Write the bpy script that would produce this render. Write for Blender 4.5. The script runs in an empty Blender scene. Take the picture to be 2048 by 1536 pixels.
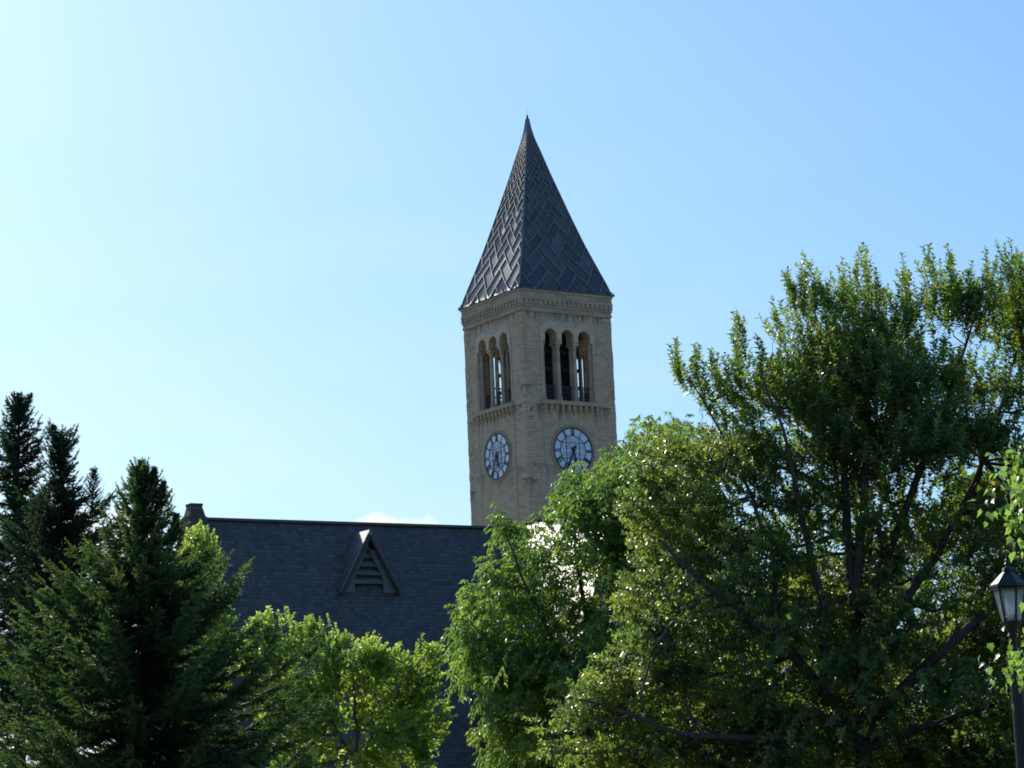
import bpy, bmesh, math
import numpy as np
from math import radians, sin, cos, pi, sqrt, atan2, atan, tan
from mathutils import Matrix, Vector

scene = bpy.context.scene
col = scene.collection
rng = np.random.default_rng(11)

# ------------------------------------------------------------------ camera
FPX, PW, PH = 4545.0, 2048.0, 1536.0          # focal length in photo pixels, photo size
EYE = np.array([0.0, 0.0, 1.6])
cam_rot = Matrix.Rotation(radians(90 + 10.2), 4, 'X') @ Matrix.Rotation(radians(-2.5), 4, 'Z')
cd = bpy.data.cameras.new('camera')
cam = bpy.data.objects.new('camera', cd)
col.objects.link(cam)
cam.matrix_world = Matrix.Translation(Vector(EYE)) @ cam_rot
cd.sensor_width = 36.0
cd.lens = 36.0 * FPX / PW
cd.clip_start = 0.1
cd.clip_end = 6000.0
scene.camera = cam
CM = np.array(cam_rot.to_3x3())

# ------------------------------------------------------------------ light and sky
SUN_AZ, SUN_EL = radians(-29.0), radians(34.0)     # azimuth from +Y, negative = to the left
SKY_STRENGTH = 0.12
EXPOSURE = 0.0
scene.render.engine = 'CYCLES'
scene.view_settings.view_transform = 'Standard'
scene.view_settings.look = 'None'
scene.view_settings.exposure = EXPOSURE
scene.view_settings.gamma = 1.0
scene.view_settings.use_curve_mapping = False
scene.cycles.filter_width = 1.8
scene.cycles.max_bounces = 8
scene.cycles.transparent_max_bounces = 8

world = bpy.data.worlds.new("World")
scene.world = world
world.use_nodes = True
wn, wl = world.node_tree.nodes, world.node_tree.links
wn.clear()
w_out = wn.new('ShaderNodeOutputWorld')
w_bg = wn.new('ShaderNodeBackground')
sky = wn.new('ShaderNodeTexSky')
sky.sky_type = 'NISHITA'
sky.sun_disc = False
sky.sun_elevation = SUN_EL
sky.sun_rotation = SUN_AZ
sky.altitude = 250
sky.air_density = 1.0
sky.dust_density = 1.6
sky.ozone_density = 1.0
w_bg.inputs['Strength'].default_value = SKY_STRENGTH
# low cumulus puffs close to the horizon, part of the sky dome itself
tc = wn.new('ShaderNodeTexCoord')
cl_noise = wn.new('ShaderNodeTexNoise')
cl_noise.inputs['Scale'].default_value = 60.0
cl_noise.inputs['Detail'].default_value = 6.0
cl_noise.inputs['Roughness'].default_value = 0.6


def wmath(op, a, b=None, clamp=False):
    n = wn.new('ShaderNodeMath'); n.operation = op; n.use_clamp = clamp
    for i, v in enumerate((a, b)):
        if v is None: continue
        if isinstance(v, (int, float)): n.inputs[i].default_value = v
        else: wl.new(v, n.inputs[i])
    return n.outputs[0]


wl.new(tc.outputs['Generated'], cl_noise.inputs['Vector'])
CLOUDS = []          # filled below with (direction, angular radius, flatten)


def pray(x, y):
    return CM @ np.array([(x - PW / 2) / FPX, -(y - PH / 2) / FPX, -1.0])


def at(x, y, Y):
    """the point at forward distance Y that the photo shows at pixel x, y"""
    v = pray(x, y)
    return EYE + v * (Y / v[1])


def hit(x, y, p0, n):
    v = pray(x, y)
    return EYE + v * (np.dot(np.asarray(p0) - EYE, n) / np.dot(v, n))


cloud_sum = None
sep = wn.new('ShaderNodeSeparateXYZ')
wl.new(tc.outputs['Generated'], sep.inputs[0])
for (cx, cy, rx, rz) in ((776, 1068, 0.024, 0.0088), (215, 1062, 0.026, 0.0150), (-420, 1040, 0.06, 0.018)):
    d = pray(cx, cy); d = d / np.linalg.norm(d)
    az, ez = atan2(d[0], d[1]), d[2]
    azn = wn.new('ShaderNodeMath'); azn.operation = 'ARCTAN2'
    wl.new(sep.outputs[0], azn.inputs[0]); wl.new(sep.outputs[1], azn.inputs[1])
    a = wmath('DIVIDE', wmath('SUBTRACT', azn.outputs[0], az), rx)
    b = wmath('DIVIDE', wmath('SUBTRACT', sep.outputs[2], ez), rz)
    r2 = wmath('ADD', wmath('MULTIPLY', a, a), wmath('MULTIPLY', b, b))
    body = wmath('SUBTRACT', 1.25, r2)
    m = wmath('MULTIPLY', wmath('ADD', body, wmath('MULTIPLY', wmath('SUBTRACT', cl_noise.outputs['Fac'], 0.55), 4.0)), 0.85, True)
    cloud_sum = m if cloud_sum is None else wmath('MAXIMUM', cloud_sum, m)
cl_mix = wn.new('ShaderNodeMix'); cl_mix.data_type = 'RGBA'
wl.new(cloud_sum, cl_mix.inputs['Factor'])
sky_sc = wn.new('ShaderNodeVectorMath'); sky_sc.operation = 'SCALE'; sky_sc.inputs['Scale'].default_value = 0.12
wl.new(sky.outputs[0], sky_sc.inputs[0])
sky_sep = wn.new('ShaderNodeSeparateXYZ'); wl.new(sky_sc.outputs[0], sky_sep.inputs[0])
sky_t = wn.new('ShaderNodeCombineXYZ')
for i_, (pw, gain) in enumerate(((0.80, 0.575), (0.68, 0.84), (0.50, 1.12))):      # hazy summer sky: softer falloff away from the sun
    wl.new(wmath('MULTIPLY', wmath('POWER', sky_sep.outputs[i_], pw), gain / 0.12), sky_t.inputs[i_])
# faint high veil: very thin streaky cirrus, strongest low down on the sunward side
ci_map = wn.new('ShaderNodeMapping'); ci_map.inputs['Scale'].default_value = (3.2, 3.2, 9.0); ci_map.inputs['Rotation'].default_value = (0.0, 0.35, 0.4)
wl.new(tc.outputs['Generated'], ci_map.inputs[0])
ci = wn.new('ShaderNodeTexNoise'); ci.inputs['Scale'].default_value = 2.6; ci.inputs['Detail'].default_value = 5.0; ci.inputs['Roughness'].default_value = 0.5; ci.inputs['Distortion'].default_value = 0.7
wl.new(ci_map.outputs[0], ci.inputs['Vector'])
sep0 = wn.new('ShaderNodeSeparateXYZ'); wl.new(tc.outputs['Generated'], sep0.inputs[0])
low = wmath('SUBTRACT', 1.0, wmath('MULTIPLY', wmath('ABSOLUTE', sep0.outputs[2]), 2.9), True)
side = wmath('SUBTRACT', 0.55, wmath('MULTIPLY', sep0.outputs[0], 2.4), True)
veil = wmath('MULTIPLY', wmath('MULTIPLY', wmath('SUBTRACT', ci.outputs['Fac'], 0.36), 2.0, True), wmath('MULTIPLY', low, side))
ve_mix = wn.new('ShaderNodeMix'); ve_mix.data_type = 'RGBA'
wl.new(wmath('MULTIPLY', veil, 0.75), ve_mix.inputs['Factor'])
wl.new(sky_t.outputs[0], ve_mix.inputs[6])
ve_mix.inputs[7].default_value = (7.4, 8.5, 9.0, 1)
wl.new(ve_mix.outputs[2], cl_mix.inputs[6])
cl_mix.inputs[7].default_value = (9.5, 9.5, 9.8, 1)
wl.new(cl_mix.outputs[2], w_bg.inputs['Color'])
wl.new(w_bg.outputs[0], w_out.inputs[0])

sun_d = bpy.data.lights.new('sun', 'SUN')
sun_d.energy = 5.0
sun_d.angle = radians(0.53)
sun_d.color = (1.0, 0.93, 0.82)
sun = bpy.data.objects.new('sun', sun_d)
col.objects.link(sun)
sdir = Vector((sin(SUN_AZ) * cos(SUN_EL), cos(SUN_AZ) * cos(SUN_EL), sin(SUN_EL)))
sun.rotation_euler = sdir.to_track_quat('Z', 'Y').to_euler()
sun.location = sdir * 300


# ------------------------------------------------------------------ object helpers
def tag(o, label=None, cat=None, group=None, kind=None):
    if label: o['label'] = label
    if cat: o['category'] = cat
    if group: o['group'] = group
    if kind: o['kind'] = kind
    return o


def empty(name, loc=(0, 0, 0), rz=0.0):
    o = bpy.data.objects.new(name, None)
    col.objects.link(o)
    o.location = Vector(loc)
    o.rotation_euler = (0, 0, rz)
    o.empty_display_size = 0.5
    return o


def link(name, me, mat, parent=None, loc=None):
    o = bpy.data.objects.new(name, me)
    col.objects.link(o)
    if mat is not None and len(me.materials) == 0:
        me.materials.append(mat)
    if parent is not None: o.parent = parent
    if loc is not None: o.location = Vector(loc)
    return o


class MB:
    """collects polygons (with optional uv) and links them as one mesh"""
    def __init__(s): s.v, s.f, s.uv = [], [], []

    def poly(s, pts, uvs=None):
        i = len(s.v)
        s.v += [tuple(p) for p in pts]
        s.f.append(tuple(range(i, i + len(pts))))
        if uvs is None: uvs = [(0, 0)] * len(pts)
        s.uv += list(uvs)

    def box(s, a, b, frame=None):
        x0, y0, z0 = a; x1, y1, z1 = b
        P = [(x0, y0, z0), (x1, y0, z0), (x1, y1, z0), (x0, y1, z0), (x0, y0, z1), (x1, y0, z1), (x1, y1, z1), (x0, y1, z1)]
        for q in ((3, 2, 1, 0), (4, 5, 6, 7), (0, 1, 5, 4), (1, 2, 6, 5), (2, 3, 7, 6), (3, 0, 4, 7)):
            pts = [P[k] for k in q]
            if q in ((0, 1, 5, 4), (2, 3, 7, 6)): uv = [(p[0], p[2]) for p in pts]
            elif q in ((1, 2, 6, 5), (3, 0, 4, 7)): uv = [(p[1], p[2]) for p in pts]
            else: uv = [(p[0], p[1]) for p in pts]
            s.poly(pts, uv)

    def bar(s, a, b, w, d, up):
        """box beam from a to b, width w across, depth d along up"""
        a, b, up = np.array(a, float), np.array(b, float), np.array(up, float)
        t = b - a; L = np.linalg.norm(t)
        if L < 1e-6: return
        t /= L
        side = np.cross(t, up); side /= np.linalg.norm(side)
        up = np.cross(side, t)
        c = [side * w / 2, -side * w / 2]
        P = [a + c[0], a + c[1], b + c[1], b + c[0]]
        Q = [p + up * d for p in P]
        for q in ([P[3], P[2], P[1], P[0]], Q, [P[0], P[1], Q[1], Q[0]], [P[1], P[2], Q[2], Q[1]], [P[2], P[3], Q[3], Q[2]], [P[3], P[0], Q[0], Q[3]]):
            s.poly(q)

    def lathe(s, prof, n=16, c=(0, 0, 0), cap=True, phase=0.0):
        rings = []
        for (r, z) in prof:
            rings.append([(c[0] + r * cos(2 * pi * k / n + phase), c[1] + r * sin(2 * pi * k / n + phase), c[2] + z) for k in range(n)])
        for a, b in zip(rings[:-1], rings[1:]):
            for k in range(n):
                j = (k + 1) % n
                s.poly([a[k], a[j], b[j], b[k]], [(k / n, 0), ((k + 1) / n, 0), ((k + 1) / n, 1), (k / n, 1)])
        if cap:
            s.poly(rings[0][::-1]); s.poly(rings[-1])

    def build(s, name, mat, parent=None, loc=None, smooth=False, weld=False):
        me = bpy.data.meshes.new(name)
        me.from_pydata(s.v, [], s.f)
        uvl = me.uv_layers.new(name='uv')
        uvl.data.foreach_set('uv', np.array(s.uv, dtype=np.float32).ravel())
        if weld or smooth:
            bm = bmesh.new(); bm.from_mesh(me)
            bmesh.ops.remove_doubles(bm, verts=bm.verts, dist=1e-4)
            bmesh.ops.recalc_face_normals(bm, faces=bm.faces)
            bm.to_mesh(me); bm.free()
        if smooth:
            me.polygons.foreach_set('use_smooth', [True] * len(me.polygons))
        me.update()
        return link(name, me, mat, parent, loc)


def np_mesh(name, V, F, face_var=None, smooth=False):
    """V (n,3), F (m,k) arrays -> mesh, optional per-face float attribute"""
    me = bpy.data.meshes.new(name)
    V = np.ascontiguousarray(V, dtype=np.float32); F = np.ascontiguousarray(F, dtype=np.int32)
    m, k = F.shape
    me.vertices.add(len(V)); me.vertices.foreach_set('co', V.ravel())
    me.loops.add(m * k); me.loops.foreach_set('vertex_index', F.ravel())
    me.polygons.add(m)
    me.polygons.foreach_set('loop_start', np.arange(0, m * k, k, dtype=np.int32))
    if face_var is not None:
        at_ = me.attributes.new('var', 'FLOAT', 'FACE')
        at_.data.foreach_set('value', np.ascontiguousarray(face_var, dtype=np.float32))
    if smooth: me.polygons.foreach_set('use_smooth', np.ones(m, dtype=bool))
    me.update(calc_edges=True)
    return me


# ------------------------------------------------------------------ materials
class NT:
    def __init__(s, name):
        s.m = bpy.data.materials.new(name); s.m.use_nodes = True
        s.n, s.l = s.m.node_tree.nodes, s.m.node_tree.links
        s.n.clear()
        s.out = s.n.new('ShaderNodeOutputMaterial')

    def node(s, t, **kw):
        n = s.n.new(t)
        for k, v in kw.items(): setattr(n, k, v)
        return n

    def set(s, n, i, v):
        if hasattr(v, 'is_linked') or isinstance(v, bpy.types.NodeSocket): s.l.new(v, n.inputs[i])
        else: n.inputs[i].default_value = v

    def math(s, op, a, b=0.0, clamp=False):
        n = s.node('ShaderNodeMath', operation=op, use_clamp=clamp); s.set(n, 0, a); s.set(n, 1, b); return n.outputs[0]

    def mix(s, fac, a, b, mode='MIX'):
        n = s.node('ShaderNodeMix', data_type='RGBA', blend_type=mode)
        s.set(n, 0, fac)
        s.set(n, 6, a if not isinstance(a, tuple) else (*a, 1)); s.set(n, 7, b if not isinstance(b, tuple) else (*b, 1))
        return n.outputs[2]

    def noise(s, vec, scale, detail=4, rough=0.55):
        n = s.node('ShaderNodeTexNoise'); s.set(n, 'Scale', scale); s.set(n, 'Detail', detail); s.set(n, 'Roughness', rough)
        if vec is not None: s.l.new(vec, n.inputs['Vector'])
        return n

    def ramp(s, fac, stops):
        n = s.node('ShaderNodeValToRGB'); s.l.new(fac, n.inputs[0])
        e = n.color_ramp.elements
        while len(e) < len(stops): e.new(0.5)
        for el, (p, c) in zip(e, stops): el.position = p; el.color = (*c, 1)
        return n.outputs[0]

    def principled(s, color, rough=0.6, spec=0.5, metal=0.0, normal=None):
        b = s.node('ShaderNodeBsdfPrincipled')
        s.set(b, 'Base Color', color if not isinstance(color, tuple) else (*color, 1))
        s.set(b, 'Roughness', rough); s.set(b, 'Specular IOR Level', spec); s.set(b, 'Metallic', metal)
        if normal is not None: s.l.new(normal, b.inputs['Normal'])
        s.l.new(b.outputs[0], s.out.inputs[0])
        return b

    def bump(s, h, strength=0.5, dist=0.02):
        n = s.node('ShaderNodeBump'); s.set(n, 'Strength', strength); s.set(n, 'Distance', dist); s.l.new(h, n.inputs['Height']); return n.outputs[0]


def uv_vec(t, sx=1, sy=1):
    u = t.node('ShaderNodeUVMap'); mp = t.node('ShaderNodeMapping')
    mp.inputs['Scale'].default_value = (sx, sy, 1)
    t.l.new(u.outputs[0], mp.inputs[0])
    return mp.outputs[0]


def stone_mat(name, c0, c1, c2, course=0.25, mortar=0.012, bump=0.6, stains=()):
    t = NT(name)
    uv = uv_vec(t)
    br = t.node('ShaderNodeTexBrick', offset=0.43, squash=1.0)
    t.l.new(uv, br.inputs['Vector'])
    t.set(br, 'Color1', (0, 0, 0, 1)); t.set(br, 'Color2', (1, 1, 1, 1)); t.set(br, 'Mortar', (0.45, 0.45, 0.45, 1))
    t.set(br, 'Scale', 1.0); t.set(br, 'Mortar Size', mortar); t.set(br, 'Mortar Smooth', 0.3)
    t.set(br, 'Brick Width', course * 2.6); t.set(br, 'Row Height', course)
    big = t.noise(uv, 0.35, 3); mid = t.noise(uv, 1.7, 5)
    sv = uv_vec(t, 1.2, 6.0)
    st = t.noise(sv, 1.0, 5)
    a = t.math('ADD', t.math('MULTIPLY', br.outputs['Color'], 0.20), t.math('MULTIPLY', big.outputs['Fac'], 0.32))
    a = t.math('ADD', a, t.math('MULTIPLY', mid.outputs['Fac'], 0.22))
    a = t.math('ADD', a, t.math('MULTIPLY', st.outputs['Fac'], 0.34))
    run = t.noise(uv_vec(t, 1.6, 0.16), 1.0, 4, 0.65)          # rain-washed streaks
    rs_ = t.math('MULTIPLY', t.math('SUBTRACT', run.outputs['Fac'], 0.56), 3.0, True)
    c = t.ramp(a, [(0.28, c0), (0.52, c1), (0.8, c2)])
    p1 = t.noise(uv, 0.55, 4, 0.6); p2 = t.noise(uv_vec(t, 1.0, 1.6), 0.9, 4, 0.6)
    c = t.mix(t.math('MULTIPLY', t.math('MULTIPLY', t.math('SUBTRACT', p1.outputs['Fac'], 0.52), 5.0, True), 0.45), c, (c1[0] * 0.98, c1[1] * 0.80, c1[2] * 0.66))
    c = t.mix(t.math('MULTIPLY', t.math('MULTIPLY', t.math('SUBTRACT', p2.outputs['Fac'], 0.55), 6.0, True), 0.40), c, (c1[0] * 0.78, c1[1] * 0.86, c1[2] * 0.92))
    c = t.mix(t.math('MULTIPLY', rs_, 0.6), c, (c0[0] * 0.8, c0[1] * 0.9, c0[2]))
    c = t.mix(t.math('MULTIPLY', br.outputs['Fac'], 0.3), c, (c0[0] * 0.6, c0[1] * 0.6, c0[2] * 0.6))
    sxy = t.node('ShaderNodeSeparateXYZ'); t.l.new(uv, sxy.inputs[0])
    for (ztop, zlen, amt) in stains:                        # soot and run-off below a ledge
        fall = t.math('DIVIDE', t.math('SUBTRACT', ztop, sxy.outputs[1]), zlen)
        fall = t.math('MULTIPLY', t.math('SUBTRACT', 1.0, fall, True), t.math('GREATER_THAN', fall, 0.0))
        drip = t.noise(uv_vec(t, 2.6, 0.10), 1.0, 4, 0.6)
        m_ = t.math('MULTIPLY', t.math('SUBTRACT', t.math('ADD', drip.outputs['Fac'], t.math('MULTIPLY', fall, 0.35)), 0.70), 5.0, True)
        c = t.mix(t.math('MULTIPLY', t.math('MULTIPLY', m_, fall), amt), c, (0.06, 0.055, 0.045))
    h = t.math('ADD', t.math('MULTIPLY', t.noise(uv, 7, 5).outputs['Fac'], 0.6), t.math('MULTIPLY', br.outputs['Fac'], -0.5))
    t.principled(c, 0.85, 0.25, normal=t.bump(h, bump, 0.08))
    return t.m


def slate_mat(name, row=0.27, c0=(0.040, 0.031, 0.024), c1=(0.106, 0.078, 0.056), rough=0.42, spec=0.5, ior=1.5):
    t = NT(name)
    uv = uv_vec(t)
    br = t.node('ShaderNodeTexBrick', offset=0.5)
    t.l.new(uv, br.inputs['Vector'])
    t.set(br, 'Color1', (0, 0, 0, 1)); t.set(br, 'Color2', (1, 1, 1, 1)); t.set(br, 'Mortar', (0.0, 0.0, 0.0, 1))
    t.set(br, 'Scale', 1.0); t.set(br, 'Mortar Size', 0.012); t.set(br, 'Mortar Smooth', 0.2)
    t.set(br, 'Brick Width', row * 1.3); t.set(br, 'Row Height', row)
    big = t.noise(uv, 0.5, 4); fine = t.noise(uv, 6, 3)
    a = t.math('ADD', t.math('MULTIPLY', br.outputs['Color'], 0.55), t.math('MULTIPLY', big.outputs['Fac'], 0.3))
    stn = t.noise(uv_vec(t, 0.9, 0.12), 1.0, 5, 0.6)
    a = t.math('ADD', a, t.math('MULTIPLY', fine.outputs['Fac'], 0.2))
    a = t.math('ADD', a, t.math('MULTIPLY', t.math('SUBTRACT', stn.outputs['Fac'], 0.5), 0.55))
    c = t.ramp(a, [(0.2, c0), (0.85, c1)])
    # each course tilts: saw-tooth height up the slope
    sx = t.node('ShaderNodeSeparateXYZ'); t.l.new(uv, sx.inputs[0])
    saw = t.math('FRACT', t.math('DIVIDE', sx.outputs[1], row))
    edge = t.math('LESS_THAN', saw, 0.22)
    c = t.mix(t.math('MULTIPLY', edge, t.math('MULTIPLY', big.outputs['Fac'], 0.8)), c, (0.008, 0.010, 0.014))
    h = t.math('SUBTRACT', t.math('MULTIPLY', t.math('SUBTRACT', 1.0, saw), 0.6), t.math('MULTIPLY', br.outputs['Fac'], 0.3))
    h = t.math('ADD', h, t.math('MULTIPLY', br.outputs['Color'], 0.15))
    rr = t.math('ADD', rough - 0.06, t.math('MULTIPLY', br.outputs['Color'], 0.12))
    t.principled(c, rr, spec, normal=t.bump(h, 0.35, 0.03)).inputs['IOR'].default_value = ior
    return t.m


def plain_mat(name, color, rough=0.6, spec=0.4, metal=0.0, var=0.25, scale=3.0):
    t = NT(name)
    tcn = t.node('ShaderNodeTexCoord')
    n = t.noise(tcn.outputs['Object'], scale, 5)
    lo = tuple(c * (1 - var) for c in color); hi = tuple(min(1, c * (1 + var)) for c in color)
    c = t.ramp(n.outputs['Fac'], [(0.3, lo), (0.7, hi)])
    t.principled(c, rough, spec, metal, t.bump(n.outputs['Fac'], 0.15, 0.02))
    return t.m


def lead_mat():
    t = NT('lead_sheet')
    a = t.node('ShaderNodeAttribute', attribute_name='var')
    tcn = t.node('ShaderNodeTexCoord')
    n = t.noise(tcn.outputs['Object'], 1.6, 6)
    f = t.math('ADD', t.math('MULTIPLY', a.outputs['Fac'], 0.42), t.math('MULTIPLY', n.outputs['Fac'], 0.62))
    c = t.ramp(f, [(0.15, (0.026, 0.025, 0.024)), (0.6, (0.066, 0.063, 0.058)), (0.95, (0.125, 0.12, 0.11))])
    # every sheet lies at a slightly different tilt
    geo = t.node('ShaderNodeNewGeometry'); cx = t.node('ShaderNodeCombineXYZ')
    for i_, k_ in enumerate((17.3, 31.7, 53.9)):
        t.l.new(t.math('MULTIPLY', t.math('SUBTRACT', t.math('FRACT', t.math('MULTIPLY', a.outputs['Fac'], k_)), 0.5), 0.13), cx.inputs[i_])
    va = t.node('ShaderNodeVectorMath', operation='ADD'); t.l.new(geo.outputs['Normal'], va.inputs[0]); t.l.new(cx.outputs[0], va.inputs[1])
    vn = t.node('ShaderNodeVectorMath', operation='NORMALIZE'); t.l.new(va.outputs[0], vn.inputs[0])
    bp = t.node('ShaderNodeBump'); t.set(bp, 'Strength', 0.22); t.set(bp, 'Distance', 0.05); t.l.new(n.outputs['Fac'], bp.inputs['Height']); t.l.new(vn.outputs[0], bp.inputs['Normal'])
    t.principled(c, t.math('ADD', 0.20, t.math('MULTIPLY', n.outputs['Fac'], 0.16)), 0.5, 0.0, bp.outputs[0])
    return t.m


def leaf_mat(name, dark, light, trans, tw=0.45, rough=0.38, spec=0.5):
    t = NT(name)
    a = t.node('ShaderNodeAttribute', attribute_name='var')
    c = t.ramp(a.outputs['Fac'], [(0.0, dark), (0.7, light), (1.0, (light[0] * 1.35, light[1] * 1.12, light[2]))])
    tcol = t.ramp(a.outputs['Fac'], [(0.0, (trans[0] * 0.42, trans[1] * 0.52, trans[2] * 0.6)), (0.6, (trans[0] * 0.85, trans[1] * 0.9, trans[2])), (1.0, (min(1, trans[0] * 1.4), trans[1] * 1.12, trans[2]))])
    b = t.principled(c, rough, spec)
    tr = t.node('ShaderNodeBsdfTranslucent'); t.l.new(tcol, tr.inputs[0])
    mx = t.node('ShaderNodeMixShader'); mx.inputs[0].default_value = tw
    t.l.new(b.outputs[0], mx.inputs[1]); t.l.new(tr.outputs[0], mx.inputs[2])
    t.l.new(mx.outputs[0], t.out.inputs[0])
    return t.m


def bark_mat(name, c0, c1):
    t = NT(name)
    tcn = t.node('ShaderNodeTexCoord')
    mp = t.node('ShaderNodeMapping'); mp.inputs['Scale'].default_value = (6, 6, 1.2)
    t.l.new(tcn.outputs['Object'], mp.inputs[0])
    n = t.noise(mp.outputs[0], 2.5, 6, 0.65)
    t.principled(t.ramp(n.outputs['Fac'], [(0.3, c0), (0.7, c1)]), 0.9, 0.2, normal=t.bump(n.outputs['Fac'], 0.6, 0.03))
    return t.m


def glass_mat(name, tint, haze):
    """old lantern glass: mostly clear, a little clouded, glossy"""
    t = NT(name)
    tp = t.node('ShaderNodeBsdfTransparent'); tp.inputs[0].default_value = (*tint, 1)
    b = t.node('ShaderNodeBsdfPrincipled')
    t.set(b, 'Base Color', (0.5, 0.53, 0.53, 1)); t.set(b, 'Roughness', 0.15)
    tr = t.node('ShaderNodeBsdfTranslucent'); tr.inputs[0].default_value = (0.5, 0.54, 0.54, 1)
    m1 = t.node('ShaderNodeMixShader'); m1.inputs[0].default_value = 0.35
    t.l.new(b.outputs[0], m1.inputs[1]); t.l.new(tr.outputs[0], m1.inputs[2])
    m2 = t.node('ShaderNodeMixShader'); m2.inputs[0].default_value = haze
    t.l.new(tp.outputs[0], m2.inputs[1]); t.l.new(m1.outputs[0], m2.inputs[2])
    t.l.new(m2.outputs[0], t.out.inputs[0])
    return t.m


M_STONE = stone_mat('sandstone', (0.30, 0.215, 0.14), (0.47, 0.35, 0.235), (0.57, 0.435, 0.30), stains=((32.1, 3.0, 0.8), (39.6, 1.6, 0.7), (27.2, 3.0, 0.45)))
M_STONE_LIGHT = stone_mat('dressed_stone', (0.38, 0.30, 0.215), (0.51, 0.40, 0.285), (0.59, 0.47, 0.34), course=0.5, bump=0.25)
M_STONE_DARK = stone_mat('weathered_stone', (0.22, 0.165, 0.11), (0.39, 0.295, 0.195), (0.50, 0.385, 0.265), course=0.4, bump=0.35)
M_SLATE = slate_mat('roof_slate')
M_LEAD = lead_mat()
M_SEAM = plain_mat('lead_seam', (0.19, 0.182, 0.172), 0.5, 1.0, 0.3, 0.3)
M_IRON = plain_mat('dark_iron', (0.022, 0.024, 0.028), 0.45, 0.5, 0.3, 0.3)
M_DIAL = plain_mat('opal_dial', (0.56, 0.62, 0.70), 0.3, 0.5, 0, 0.06, 1.0)
M_DARKWOOD = plain_mat('belfry_steel', (0.03, 0.028, 0.027), 0.7, 0.3, 0, 0.3)
M_BRONZE = plain_mat('bell_bronze', (0.06, 0.055, 0.04), 0.5, 0.5, 0.5, 0.3)
M_TRIM = plain_mat('painted_louvre', (0.12, 0.13, 0.115), 0.6, 0.3, 0, 0.2)
M_TRIM_DARK = plain_mat('dark_trim', (0.05, 0.043, 0.038), 0.6, 0.3, 0, 0.2)
M_BROWNSTONE = stone_mat('brown_stone', (0.14, 0.075, 0.045), (0.26, 0.14, 0.085), (0.33, 0.19, 0.12))

# ------------------------------------------------------------------ ground
LIB_Z = -6.0


def ground_z(y):
    t = np.clip((np.asarray(y, float) - 72) / 46.0, 0, 1)
    return LIB_Z * (t * t * (3 - 2 * t))


gx = np.concatenate([np.linspace(-2500, -150, 10), np.linspace(-120, 120, 41), np.linspace(150, 2500, 10)])
gy = np.concatenate([np.linspace(-600, -40, 8), np.linspace(-20, 260, 71), np.linspace(300, 3800, 12)])
GX, GY = np.meshgrid(gx, gy)
GZ = ground_z(GY) + 0.12 * np.sin(GX * 0.31 + GY * 0.11) * np.clip(1 - np.abs(GX) / 200, 0, 1) - 0.12
V = np.stack([GX, GY, GZ], -1).reshape(-1, 3)
nx, ny = len(gx), len(gy)
I = (np.arange(ny - 1)[:, None] * nx + np.arange(nx - 1)[None, :]).ravel()
F = np.stack([I, I + 1, I + nx + 1, I + nx], 1)
t = NT('pale_bounce_ground')
tcn = t.node('ShaderNodeTexCoord')
n1 = t.noise(tcn.outputs['Object'], 0.15, 4); n2 = t.noise(tcn.outputs['Object'], 6, 5)
f = t.math('ADD', t.math('MULTIPLY', n1.outputs['Fac'], 0.5), t.math('MULTIPLY', n2.outputs['Fac'], 0.5))
t.principled(t.ramp(f, [(0.3, (0.10, 0.12, 0.05)), (0.7, (0.26, 0.24, 0.17))]), 0.9, 0.2, normal=t.bump(n2.outputs['Fac'], 0.7, 0.08))  # unseen grass and paving, paled to bounce light up onto the shaded tower
tag(link('ground', np_mesh('ground', V, F, smooth=True), t.m), kind='structure')

# ------------------------------------------------------------------ clock tower
A = radians(33.0)
TR = np.array([cos(A), sin(A), 0.0])       # along the tower's right-hand face, going away
TL = np.array([-sin(A), cos(A), 0.0])      # along its left-hand face, going away
W2 = 8.75 / 2
corner = at(1044.5, 680, 178.0)
ctr = corner + TR * W2 + TL * W2
tower = empty('clock_tower', (ctr[0], ctr[1], LIB_Z), A)
tag(tower, 'tall square sandstone clock tower with belfry arches and a dark pointed spire', 'clock tower')
Z0 = LIB_Z                                  # local z = world z - Z0


def LZ(z): return z - Z0


# local frame: near-right face is y=-W2, near-left face is x=-W2
def face_pt(k, u, z, d=0.0):
    """k 0..3: faces around; u from 0 to 2*W2 along the face (left to right seen from outside), d out of the face"""
    x, y = -W2 + u, -W2 - d
    for _ in range(k): x, y = -y, x
    return (x, y, LZ(z))


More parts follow.
